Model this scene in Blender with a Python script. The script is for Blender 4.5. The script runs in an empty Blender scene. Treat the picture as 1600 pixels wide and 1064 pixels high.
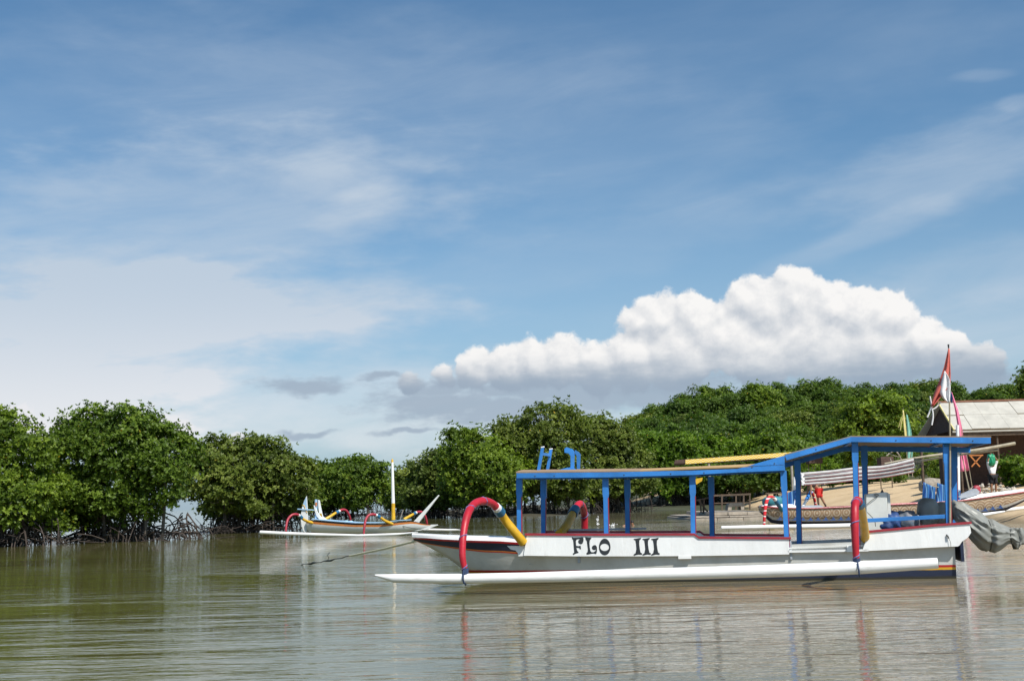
import bpy, bmesh, math, random
import numpy as np
from mathutils import Vector, Matrix

R = math.radians
random.seed(7)
SC = bpy.context.scene
COL = SC.collection

# ------------------------------------------------------------------ camera
W0, H0 = 1600.0, 1064.0
FPX = 1900.0
CAMH = 1.45
PITCH = math.atan(251.0 / FPX)
ROLL = R(1.5)
cam_data = bpy.data.cameras.new("camera")
cam = bpy.data.objects.new("camera", cam_data)
COL.objects.link(cam)
cam_data.sensor_width = 36.0
cam_data.lens = 36.0 * FPX / W0
cam_data.clip_end = 30000.0
cam_data.clip_start = 0.1
CM = Matrix.Rotation(math.pi / 2 + PITCH, 4, 'X') @ Matrix.Rotation(-ROLL, 4, 'Z')
cam.matrix_world = Matrix.Translation((0, 0, CAMH)) @ CM
SC.camera = cam
CR = CM.to_3x3()

# ------------------------------------------------------------------ sun, exposure
SUN_EL, SUN_AZ = R(50), R(145)       # azimuth clockwise from +Y: behind the camera, to the right
sund = Vector((math.sin(SUN_AZ) * math.cos(SUN_EL), math.cos(SUN_AZ) * math.cos(SUN_EL), math.sin(SUN_EL)))
sl = bpy.data.lights.new("sun", 'SUN')
sl.energy = 4.8
sl.angle = R(0.53)
sl.color = (1.0, 0.955, 0.88)
so = bpy.data.objects.new("sun", sl)
so.rotation_euler = sund.to_track_quat('Z', 'Y').to_euler()
so.location = sund * 60
COL.objects.link(so)
vs = SC.view_settings
vs.view_transform = 'Standard'
vs.look = 'None'
vs.exposure = 0.2
vs.gamma = 1.0
vs.use_curve_mapping = False
SC.cycles.max_bounces = 6
SC.cycles.transparent_max_bounces = 8


def ray(px, py):
    """direction seen at a point of the 1600x1064 photograph"""
    return (CR @ Vector(((px - W0 / 2) / FPX, (H0 / 2 - py) / FPX, -1.0))).normalized()


def azel(px, py):
    d = ray(px, py)
    return math.atan2(d.x, d.y), math.asin(d.z)


# ------------------------------------------------------------------ node helper
class N:
    """tiny expression builder on node sockets"""
    def __init__(s, t, sock):
        s.t, s.s = t, sock

    @staticmethod
    def put(t, inp, v):
        if isinstance(v, N):
            t.links.new(v.s, inp)
        else:
            inp.default_value = v

    def m(s, op, *a, clamp=False):
        n = s.t.nodes.new('ShaderNodeMath')
        n.operation = op
        n.use_clamp = clamp
        s.t.links.new(s.s, n.inputs[0])
        for i, v in enumerate(a):
            N.put(s.t, n.inputs[i + 1], v)
        return N(s.t, n.outputs[0])

    def __add__(s, o): return s.m('ADD', o)
    def __sub__(s, o): return s.m('SUBTRACT', o)
    def __mul__(s, o): return s.m('MULTIPLY', o)
    def __truediv__(s, o): return s.m('DIVIDE', o)
    def step(s, a, b, lo=0.0, hi=1.0):
        n = s.t.nodes.new('ShaderNodeMapRange')
        n.interpolation_type = 'SMOOTHSTEP'
        s.t.links.new(s.s, n.inputs[0])
        for i, v in enumerate((a, b, lo, hi)):
            n.inputs[i + 1].default_value = v
        return N(s.t, n.outputs[0])


def vec(t, x, y, z=0.0):
    n = t.nodes.new('ShaderNodeCombineXYZ')
    for i, v in enumerate((x, y, z)):
        N.put(t, n.inputs[i], v)
    return N(t, n.outputs[0])


def vmath(t, op, a, b=None, out=0, scale=None):
    n = t.nodes.new('ShaderNodeVectorMath')
    n.operation = op
    N.put(t, n.inputs[0], a)
    if b is not None:
        N.put(t, n.inputs[1], b)
    if scale is not None:
        N.put(t, n.inputs[3], scale)
    return N(t, n.outputs[out])


def noise(t, v, scale, detail=4.0, rough=0.55, out=0, dist=0.0):
    n = t.nodes.new('ShaderNodeTexNoise')
    N.put(t, n.inputs['Vector'], v)
    n.inputs['Scale'].default_value = scale
    n.inputs['Detail'].default_value = detail
    n.inputs['Roughness'].default_value = rough
    n.inputs['Distortion'].default_value = dist
    return N(t, n.outputs[out])


def mixc(t, f, a, b, mode='MIX'):
    n = t.nodes.new('ShaderNodeMix')
    n.data_type = 'RGBA'
    n.blend_type = mode
    N.put(t, n.inputs[0], f)
    for i, v in ((6, a), (7, b)):
        if isinstance(v, tuple) and len(v) == 3:
            v = v + (1.0,)
        N.put(t, n.inputs[i], v)
    return N(t, n.outputs[2])


# ------------------------------------------------------------------ sky
SKY_STR = 0.1
world = bpy.data.worlds.new("World")
SC.world = world
world.use_nodes = True
wt = world.node_tree
wt.nodes.clear()
w_out = wt.nodes.new('ShaderNodeOutputWorld')
bg = wt.nodes.new('ShaderNodeBackground')
bg.inputs[1].default_value = SKY_STR
wt.links.new(bg.outputs[0], w_out.inputs[0])
sky = wt.nodes.new('ShaderNodeTexSky')
sky.sky_type = 'NISHITA'
sky.sun_disc = False
sky.sun_elevation = SUN_EL
sky.sun_rotation = SUN_AZ
sky.altitude = 0
sky.air_density = 1.0
sky.dust_density = 1.2
sky.ozone_density = 1.6
skyc = N(wt, sky.outputs[0])
tc = wt.nodes.new('ShaderNodeTexCoord')
dirv = N(wt, tc.outputs['Generated'])
sx = wt.nodes.new('ShaderNodeSeparateXYZ')
wt.links.new(dirv.s, sx.inputs[0])
X_, Y_, Z_ = (N(wt, sx.outputs[i]) for i in range(3))
AZ = X_.m('ARCTAN2', Y_)
EL = Z_.m('ARCSINE')
P = vec(wt, AZ, EL)


def warp(p, amp, scale, detail=3):
    nn = noise(wt, p, scale, detail, 0.55, out=1)
    c = vmath(wt, 'SUBTRACT', nn, (0.5, 0.5, 0.5))
    c = vmath(wt, 'MULTIPLY', c, (amp, amp, 0.0))
    return vmath(wt, 'ADD', p, c)


CUM = [(690, 588, 36), (735, 576, 40), (790, 575, 40), (835, 572, 40), (880, 565, 44), (930, 572, 48), (985, 560, 52),
       (1000, 505, 34), (1025, 500, 44), (1085, 500, 42), (1060, 545, 66), (1135, 530, 62), (1165, 470, 34), (1200, 480, 54),
       (1245, 470, 56), (1300, 480, 44), (1270, 530, 80), (1345, 492, 44), (1390, 496, 44), (1370, 545, 66),
       (1440, 545, 44), (1478, 548, 34), (1535, 572, 34), (640, 600, 40), (1190, 560, 60), (1500, 590, 50)]
SMALL = [(262, 665, 26), (285, 672, 20), (248, 690, 22), (370, 688, 16), (400, 694, 14), (105, 660, 16), (60, 668, 16), (30, 655, 24)]


def blobs(p, lst, ysq=1.0):
    cur = None
    for (x, y, r) in lst:
        a, e = azel(x, y)
        d = vmath(wt, 'DISTANCE', p, (a, e, 0.0), out=1)
        v = d.m('MULTIPLY_ADD', -1.0 / (r / FPX), 1.0)
        cur = v if cur is None else cur.m('SMOOTH_MAX', v, 0.18)
    return cur


def billow(p, s):
    n = wt.nodes.new('ShaderNodeTexVoronoi')
    n.feature = 'SMOOTH_F1'
    n.inputs['Smoothness'].default_value = 0.6
    N.put(wt, n.inputs['Vector'], p)
    n.inputs['Scale'].default_value = s
    return N(wt, n.outputs['Distance'])


def field(p):
    q = warp(p, 0.012, 60, 3)
    d = blobs(q, CUM)
    d = d - (billow(q, 30) * 0.50) - (billow(q, 80) * 0.30) + 0.50
    d = d - ((AZ * -1.0).step(0.02, 0.075) * 0.5)
    return d + (noise(wt, q, 150, 5, 0.62) - 0.5) * 0.42


A0, E0 = azel(1150, 604)
f1 = field(P)
f2 = field(vmath(wt, 'ADD', P, (0.0035, 0.0075, 0.0)))
# flat base: cloud fades out under its base line (the line follows the horizon)
basenoise = noise(wt, vec(wt, AZ * 14.0, EL * 45.0), 1.0, 4, 0.6)
above = (EL + (basenoise - 0.5) * 0.035).step(E0 - 0.034, E0 - 0.004)
cumA = f1.step(0.0, 0.26) * above
relief = ((f1 - f2) * 1.15 + 0.56).m('MAXIMUM', 0.0).m('MINIMUM', 1.0)
hgt = (EL + (basenoise - 0.5) * 0.035).step(E0 - 0.004, E0 + 0.036)
K = 1.0 / SKY_STR


def c3(r, g, b, k=K):
    return (r * k, g * k, b * k)


litc = mixc(wt, relief, c3(0.47, 0.51, 0.565), c3(0.82, 0.81, 0.80))
cumC = mixc(wt, hgt, c3(0.27, 0.345, 0.435), litc)

# thin high cloud: soft veils with streaks
veil = None
for (x, y, rx, ry, rot, w) in [(150, 460, 560, 80, -3, .62), (430, 485, 300, 60, 4, .60), (60, 560, 400, 130, 14, 1.0), (40, 640, 280, 90, 0, .9), (300, 340, 480, 140, 8, .50), (700, 190, 700, 170, -8, .20),
                               (570, 320, 110, 36, 22, .30), (200, 180, 560, 150, 6, .10),
                               (1480, 265, 230, 75, 14, .40), (1330, 375, 200, 26, 18, .32), (1560, 420, 260, 60, 5, .28), (1535, 118, 50, 11, -3, .22),
                               (1590, 160, 30, 12, 0, .20), (900, 400, 500, 60, 12, .16), (1100, 80, 600, 110, 0, .07), (600, 640, 700, 90, 0, .50), (1500, 520, 300, 80, 0, .30)]:
    a, e = azel(x, y)
    d = vmath(wt, 'SUBTRACT', P, (a, e, 0.0))
    r_ = wt.nodes.new('ShaderNodeVectorRotate')
    r_.rotation_type = 'Z_AXIS'
    wt.links.new(d.s, r_.inputs['Vector'])
    r_.inputs['Angle'].default_value = R(-rot)
    d = vmath(wt, 'MULTIPLY', N(wt, r_.outputs[0]), (FPX / rx, FPX / ry, 0.0))
    L = vmath(wt, 'LENGTH', d, out=1)
    wn = noise(wt, vec(wt, AZ * 9.0, EL * 26.0), 1.0 + 0.13 * (x % 7), 5, 0.55)
    v = (L + (wn - 0.5) * 1.3).step(1.15, 0.35, 0.0, w)
    veil = v if veil is None else veil.m('ADD', v)
streak = noise(wt, vec(wt, AZ * 3.2 + EL * 2.2, EL * 17.0 - AZ * 3.0), 1.6, 7, 0.62, dist=0.6)
gen = noise(wt, vmath(wt, 'MULTIPLY', dirv, (2.2, 2.2, 7.0)), 1.3, 5, 0.6).step(0.45, 0.85, 0.0, 0.16)
veilA = (veil * (streak.step(0.25, 0.70, 0.55, 1.12)) + gen).m('MINIMUM', 0.94)
# low stratus bars of grey under the cumulus and to its left
bars = None
for (x, y, rx, ry) in [(480, 601, 85, 16), (595, 590, 45, 8), (690, 606, 80, 22), (480, 677, 50, 6), (635, 673, 70, 7), (700, 630, 140, 30), (860, 610, 260, 26),
                       (800, 640, 200, 30), (1000, 618, 330, 30), (1280, 606, 300, 18), (1480, 590, 140, 22)]:
    a, e = azel(x, y)
    d = vmath(wt, 'SUBTRACT', warp(P, 0.02, 30, 3), (a, e, 0.0))
    d = vmath(wt, 'MULTIPLY', d, (FPX / rx, FPX / ry, 0.0))
    v = (vmath(wt, 'LENGTH', d, out=1) + (noise(wt, vec(wt, AZ * 40.0, EL * 110.0), 1.0, 5, 0.6) - 0.5) * 1.5).step(1.2, 0.35)
    bars = v if bars is None else bars.m('MAXIMUM', v)
# base tone: the sky node, a little less saturated as a humid tropical sky is
base = mixc(wt, 1.0, skyc, (0.66, 0.92, 1.03), 'MULTIPLY')
haze = EL.step(0.30, -0.01, 0.0, 0.55)
base = mixc(wt, haze, base, c3(0.42, 0.52, 0.65))
c = mixc(wt, veilA, base, mixc(wt, EL.step(0.20, 0.02), c3(0.46, 0.54, 0.635), c3(0.76, 0.755, 0.765)))
lowwhite = (blobs(warp(P, 0.014, 60, 3), SMALL) + (noise(wt, P, 110, 4) - 0.5) * 0.8).step(0.0, 0.3, 0.0, 0.8)
c = mixc(wt, lowwhite, c, c3(0.72, 0.72, 0.745))
c = mixc(wt, cumA, c, cumC)
c = mixc(wt, bars * 0.80, c, c3(0.30, 0.37, 0.46))
wt.links.new(c.s, bg.inputs[0])
world.cycles.sampling_method = 'MANUAL'
world.cycles.sample_map_resolution = 512


# ------------------------------------------------------------------ frames: pixel -> place
class Frame:
    """local frame on the water: u along the axis, v away from the viewer, z up"""
    def __init__(s, px, py, z=0.0, rot=0.0, v=0.0, dist=None):
        d = ray(px, py)
        if dist is None:
            t = (z - CAMH) / d.z
        else:
            t = dist / d.y
        p = Vector((0, 0, CAMH)) + d * t
        s.a = Vector((math.cos(rot), math.sin(rot), 0))
        s.n = Vector((-math.sin(rot), math.cos(rot), 0))
        s.rot = rot
        s.o = Vector((p.x, p.y, 0)) - s.n * v

    def L(s, px, py, v=0.0):
        d = ray(px, py)
        q = s.o + s.n * v
        c = Vector((0, 0, CAMH))
        t = (q - c).dot(s.n) / d.dot(s.n)
        p = c + d * t
        return Vector(((p - s.o).dot(s.a), v, p.z))

    def world(s, u, v, z):
        return s.o + s.a * u + s.n * v + Vector((0, 0, z))


def W(px, py, dist):
    d = ray(px, py)
    return Vector((0, 0, CAMH)) + d * (dist / d.y)


def G(px, py, z=0.0):
    d = ray(px, py)
    return Vector((0, 0, CAMH)) + d * ((z - CAMH) / d.z)


# ------------------------------------------------------------------ materials
def material(name, col, rough=0.5, var=0.12, vscale=3.0, bump=0.0, bscale=40.0, dirt=None, dirt_amt=0.0, dscale=4.0, metallic=0.0, spec=0.5, stretch=(1, 1, 1), coat=0.0):
    m = bpy.data.materials.new(name)
    m.use_nodes = True
    t = m.node_tree
    b = t.nodes['Principled BSDF']
    tcn = t.nodes.new('ShaderNodeTexCoord')
    o = vmath(t, 'MULTIPLY', N(t, tcn.outputs['Object']), tuple(stretch))
    n1 = noise(t, o, vscale, 6, 0.6)
    dark = tuple(x * (1 - var * 1.6) for x in col)
    light = tuple(min(1, x * (1 + var)) for x in col)
    cc = mixc(t, n1.step(0.25, 0.75), dark, light)
    if dirt is not None:
        n2 = noise(t, o, dscale, 9, 0.72)
        cc = mixc(t, n2.step(0.62 - 0.25 * dirt_amt, 0.80, 0.0, min(1.0, 0.35 + dirt_amt)), cc, tuple(dirt))
    t.links.new(cc.s, b.inputs['Base Color'])
    rn = noise(t, o, vscale * 3, 4, 0.6)
    t.links.new(rn.step(0.2, 0.8, max(0.02, rough - 0.1), min(1, rough + 0.12)).s, b.inputs['Roughness'])
    b.inputs['Metallic'].default_value = metallic
    b.inputs['Specular IOR Level'].default_value = spec
    if bump > 0:
        bn = t.nodes.new('ShaderNodeBump')
        bn.inputs['Strength'].default_value = 1.0
        bn.inputs['Distance'].default_value = bump
        hn = noise(t, o, bscale, 5, 0.6)
        t.links.new(hn.s, bn.inputs['Height'])
        t.links.new(bn.outputs[0], b.inputs['Normal'])
    return m


M = {}
M['white'] = material('white_paint', (0.80, 0.80, 0.78), 0.42, 0.04, 2.0, 0.002, 14, (0.50, 0.47, 0.42), 0.16, 3.0)
M['white2'] = material('white_paint_boards', (0.83, 0.83, 0.815), 0.5, 0.05, 1.1, 0.004, 6, (0.55, 0.52, 0.47), 0.22, 2.0, stretch=(2.6, 1, 0.7))
M['float'] = material('white_float_paint', (0.82, 0.81, 0.79), 0.42, 0.06, 1.5, 0.006, 5, (0.40, 0.37, 0.30), 0.30, 4.0, stretch=(0.5, 1, 1.6))
M['hullgrey'] = material('pale_hull_paint', (0.66, 0.66, 0.63), 0.5, 0.06, 1.2, 0.004, 7, (0.45, 0.44, 0.40), 0.25, 2.5)
M['grey'] = material('grey_paint', (0.36, 0.39, 0.43), 0.5, 0.08, 3, 0.002, 20)
M['navy'] = material('navy_paint', (0.018, 0.024, 0.055), 0.42, 0.15, 3, 0.002, 20)
M['red'] = material('red_paint', (0.50, 0.018, 0.03), 0.33, 0.10, 3, 0.002, 20)
M['armred'] = material('red_arm_wrap', (0.45, 0.012, 0.026), 0.45, 0.16, 3, 0.006, 9, (0.30, 0.03, 0.05), 0.3, 5)
M['maroon'] = material('maroon_rail_paint', (0.34, 0.03, 0.045), 0.45, 0.12, 4, 0.002, 20)
M['blue'] = material('blue_paint', (0.034, 0.215, 0.60), 0.5, 0.20, 1.6, 0.003, 24, (0.11, 0.25, 0.48), 0.35, 9.0)
M['yellow'] = material('yellow_paint', (0.62, 0.36, 0.02), 0.4, 0.14, 5, 0.003, 12, (0.30, 0.18, 0.04), 0.3, 6)
M['ochre'] = material('ochre_stripe_paint', (0.55, 0.27, 0.02), 0.45, 0.10, 5, 0.001, 20)
M['orange'] = material('orange_stripe_paint', (0.62, 0.20, 0.04), 0.45, 0.10, 5, 0.001, 20)
M['bandblue'] = material('teal_blue_band', (0.02, 0.13, 0.25), 0.45, 0.10, 6, 0.002, 20)
M['bandwhite'] = material('white_band', (0.78, 0.78, 0.76), 0.5, 0.05, 6, 0.002, 20)
M['cord'] = material('blue_grey_cord', (0.15, 0.15, 0.33), 0.8, 0.2, 20, 0.003, 90)
M['lash'] = material('dark_blue_lashing', (0.022, 0.045, 0.11), 0.7, 0.2, 12)
M['rope'] = material('pale_yellow_rope', (0.72, 0.66, 0.44), 0.85, 0.15, 20, 0.004, 90)
M['darkrope'] = material('wet_dark_rope', (0.05, 0.055, 0.05), 0.7, 0.2, 20, 0.004, 90)
M['ply'] = material('weathered_plywood', (0.33, 0.22, 0.13), 0.7, 0.15, 3, 0.003, 20, (0.16, 0.11, 0.07), 0.3, 4, stretch=(0.4, 2, 1))
M['plytan'] = material('tan_roof_felt', (0.46, 0.30, 0.13), 0.75, 0.12, 2, 0.003, 20)
M['ceil'] = material('grey_roof_lining', (0.24, 0.235, 0.23), 0.8, 0.12, 2, 0.003, 20)
M['letter'] = material('black_lettering_paint', (0.028, 0.032, 0.036), 0.5, 0.12, 12, 0.0)
M['tarp'] = material('grey_tarpaulin', (0.225, 0.23, 0.21), 0.5, 0.08, 3, 0.003, 10, (0.28, 0.28, 0.26), 0.3, 5)
M['bluetarp'] = material('blue_tarpaulin', (0.02, 0.055, 0.17), 0.5, 0.25, 3, 0.01, 9, (0.10, 0.16, 0.30), 0.4, 5)
M['bag'] = material('printed_blue_bag', (0.09, 0.13, 0.18), 0.5, 0.35, 4, 0.01, 9, (0.44, 0.34, 0.27), 0.75, 3)
M['box'] = material('white_box_plastic', (0.68, 0.69, 0.64), 0.5, 0.06, 3, 0.002, 20, (0.35, 0.32, 0.27), 0.35, 6)
M['black'] = material('black_rubber', (0.02, 0.02, 0.022), 0.5, 0.1, 3)
M['bamboo'] = material('weathered_bamboo', (0.34, 0.29, 0.20), 0.6, 0.15, 5, 0.003, 20)
M['wood'] = material('weathered_wood', (0.11, 0.075, 0.05), 0.8, 0.25, 5, 0.004, 20)
M['drift'] = material('bleached_driftwood', (0.33, 0.29, 0.24), 0.8, 0.2, 5, 0.004, 20)
M['bark'] = material('mangrove_bark', (0.10, 0.085, 0.07), 0.85, 0.3, 3, 0.01, 12)
M['root'] = material('mangrove_root_bark', (0.055, 0.040, 0.032), 0.8, 0.35, 1.2, 0.01, 12, (0.13, 0.08, 0.06), 0.25, 0.8)
M['flagred'] = material('faded_red_cloth', (0.58, 0.13, 0.10), 0.8, 0.10, 3, 0.003, 30)
M['flagwhite'] = material('white_cloth', (0.76, 0.74, 0.74), 0.8, 0.04, 3, 0.003, 30)
M['sailcloth'] = material('weathered_sail_cloth', (0.52, 0.50, 0.49), 0.85, 0.12, 4, 0.004, 20, (0.34, 0.30, 0.28), 0.3, 4)
M['pink'] = material('pink_cloth', (0.80, 0.20, 0.34), 0.8, 0.08, 3, 0.003, 30)
M['aqua'] = material('pale_green_cloth', (0.20, 0.46, 0.38), 0.8, 0.12, 3, 0.003, 30)
M['paleyellow'] = material('pale_yellow_cloth', (0.68, 0.58, 0.24), 0.8, 0.08, 3, 0.003, 30)
M['teal'] = material('teal_cover', (0.035, 0.20, 0.24), 0.6, 0.1, 3, 0.003, 30)
M['skin'] = material('tanned_skin', (0.30, 0.15, 0.085), 0.55, 0.06, 8)
M['redcloth'] = material('red_shorts_cloth', (0.60, 0.02, 0.015), 0.8, 0.1, 8, 0.004, 30)
M['blackcloth'] = material('black_cloth', (0.012, 0.012, 0.015), 0.85, 0.1, 8)
M['darkcloth'] = material('dark_brown_cloth', (0.05, 0.04, 0.035), 0.85, 0.1, 8)
M['hair'] = material('black_hair', (0.012, 0.01, 0.01), 0.5, 0.2, 20)
M['green'] = material('green_plastic_bag', (0.01, 0.26, 0.12), 0.4, 0.15, 8, 0.006, 16)
M['greycloth'] = material('grey_shirt_cloth', (0.32, 0.34, 0.35), 0.85, 0.1, 8)
M['concrete'] = material('weathered_concrete', (0.36, 0.31, 0.25), 0.85, 0.2, 2, 0.01, 9, (0.12, 0.11, 0.09), 0.4, 3)
M['coral'] = material('coral_rubble', (0.48, 0.43, 0.36), 0.9, 0.25, 3, 0.02, 9)
M['roof'] = material('asbestos_sheet', (0.44, 0.42, 0.37), 0.75, 0.10, 1.2, 0.004, 9, (0.26, 0.24, 0.20), 0.3, 1.5)
M['ridge'] = material('rusty_ridge_cap', (0.22, 0.10, 0.06), 0.8, 0.2, 4)
M['gable'] = material('woven_brown_gable', (0.085, 0.05, 0.04), 0.85, 0.2, 6, 0.004, 20)
M['orangew'] = material('orange_painted_wood', (0.50, 0.17, 0.04), 0.6, 0.2, 6)
M['foam'] = material('splash_foam', (0.85, 0.86, 0.85), 0.5, 0.05, 6)
M['mud'] = material('dark_mud', (0.045, 0.038, 0.026), 0.55, 0.3, 0.8, 0.02, 3)
M['earth'] = material('forest_floor', (0.05, 0.055, 0.025), 0.9, 0.3, 0.3, 0.05, 2)


def striped(name, cols, axis, freq, wob=0.0):
    """cloth or carving with bands along one object axis"""
    m = bpy.data.materials.new(name)
    m.use_nodes = True
    t = m.node_tree
    b = t.nodes['Principled BSDF']
    tcn = t.nodes.new('ShaderNodeTexCoord')
    s = t.nodes.new('ShaderNodeSeparateXYZ')
    t.links.new(tcn.outputs['Object'], s.inputs[0])
    v = N(t, s.outputs[axis])
    if wob:
        v = v + (noise(t, N(t, tcn.outputs['Object']), 2.0) * wob)
    fr = (v * freq).m('FRACT')
    r = t.nodes.new('ShaderNodeValToRGB')
    r.color_ramp.interpolation = 'CONSTANT'
    e = r.color_ramp.elements
    while len(e) > 1:
        e.remove(e[-1])
    e[0].position = 0
    e[0].color = cols[0][1] + (1,)
    for p_, c_ in cols[1:]:
        x = e.new(p_)
        x.color = c_ + (1,)
    t.links.new(fr.s, r.inputs[0])
    t.links.new(r.outputs[0], b.inputs['Base Color'])
    b.inputs['Roughness'].default_value = 0.8
    return m


M['towel'] = striped('blue_striped_towel', [(0, (0.015, 0.085, 0.29)), (.45, (0.14, 0.31, 0.46)), (.6, (0.012, 0.045, 0.18)), (.78, (0.03, 0.17, 0.37))], 0, 4.2)
M['armstripe'] = striped('red_white_striped_wrap', [(0, (0.62, 0.02, 0.03)), (.55, (0.78, 0.74, 0.72)), (.75, (0.45, 0.03, 0.03))], 2, 4.2, 0.15)


def carved():
    """hull side with pale scrolls painted over tan"""
    m = bpy.data.materials.new('tan_scroll_pattern')
    m.use_nodes = True
    t = m.node_tree
    b = t.nodes['Principled BSDF']
    tcn = t.nodes.new('ShaderNodeTexCoord')
    o = N(t, tcn.outputs['Object'])
    s = t.nodes.new('ShaderNodeSeparateXYZ')
    t.links.new(o.s, s.inputs[0])
    u = (N(t, s.outputs[0]) * 2.4).m('FRACT') - 0.5
    z = (N(t, s.outputs[2]) - 0.62) * 2.2
    rr = vmath(t, 'LENGTH', vec(t, u, z), out=1)
    w = (rr * 26.0).m('SINE').step(0.1, 0.6)
    cc = mixc(t, w * 0.75, (0.34, 0.22, 0.13), (0.62, 0.52, 0.38))
    cc = mixc(t, noise(t, o, 6, 6).step(0.45, 0.7, 0, .5), cc, (0.20, 0.13, 0.09))
    t.links.new(cc.s, b.inputs['Base Color'])
    b.inputs['Roughness'].default_value = 0.6
    return m


M['carved'] = carved()


def leafmat(name, dark, mid, light, trans=0.35):
    m = bpy.data.materials.new(name)
    m.use_nodes = True
    t = m.node_tree
    b = t.nodes['Principled BSDF']
    out = t.nodes['Material Output']
    a = t.nodes.new('ShaderNodeAttribute')
    a.attribute_name = 'tone'
    r = t.nodes.new('ShaderNodeValToRGB')
    e = r.color_ramp.elements
    e[0].position, e[0].color = 0.0, dark + (1,)
    e[1].position, e[1].color = 0.93, light + (1,)
    x = e.new(0.5)
    x.color = mid + (1,)
    x = e.new(1.0)
    x.color = (0.40, 0.28, 0.03, 1)
    oi = t.nodes.new('ShaderNodeObjectInfo')
    t.links.new((N(t, a.outputs['Fac'])).s, r.inputs[0])
    hv = N(t, oi.outputs['Random'])
    c_ = mixc(t, hv.step(0, 1, 0, 1.0), mixc(t, 1.0, N(t, r.outputs[0]), (0.82, 0.86, 0.9), 'MULTIPLY'), mixc(t, 1.0, N(t, r.outputs[0]), (1.14, 1.1, 1.0), 'MULTIPLY'))
    t.links.new(c_.s, b.inputs['Base Color'])
    b.inputs['Roughness'].default_value = 0.48
    b.inputs['Specular IOR Level'].default_value = 0.28
    tr = t.nodes.new('ShaderNodeBsdfTranslucent')
    cm = mixc(t, 1.0, c_, (1.5, 1.7, 0.6), 'MULTIPLY')
    t.links.new(cm.s, tr.inputs[0])
    mx = t.nodes.new('ShaderNodeMixShader')
    mx.inputs[0].default_value = trans
    t.links.new(b.outputs[0], mx.inputs[1])
    t.links.new(tr.outputs[0], mx.inputs[2])
    t.links.new(mx.outputs[0], out.inputs[0])
    return m


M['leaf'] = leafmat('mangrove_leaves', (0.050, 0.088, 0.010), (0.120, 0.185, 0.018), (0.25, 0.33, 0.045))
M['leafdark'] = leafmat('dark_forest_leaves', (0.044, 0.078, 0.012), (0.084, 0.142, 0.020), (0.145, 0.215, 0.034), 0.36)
M['leafolive'] = leafmat('olive_leaves', (0.058, 0.086, 0.014), (0.132, 0.175, 0.028), (0.25, 0.29, 0.062))
M['leafbright'] = leafmat('bright_bush_leaves', (0.055, 0.11, 0.008), (0.12, 0.20, 0.014), (0.22, 0.32, 0.03))


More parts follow.
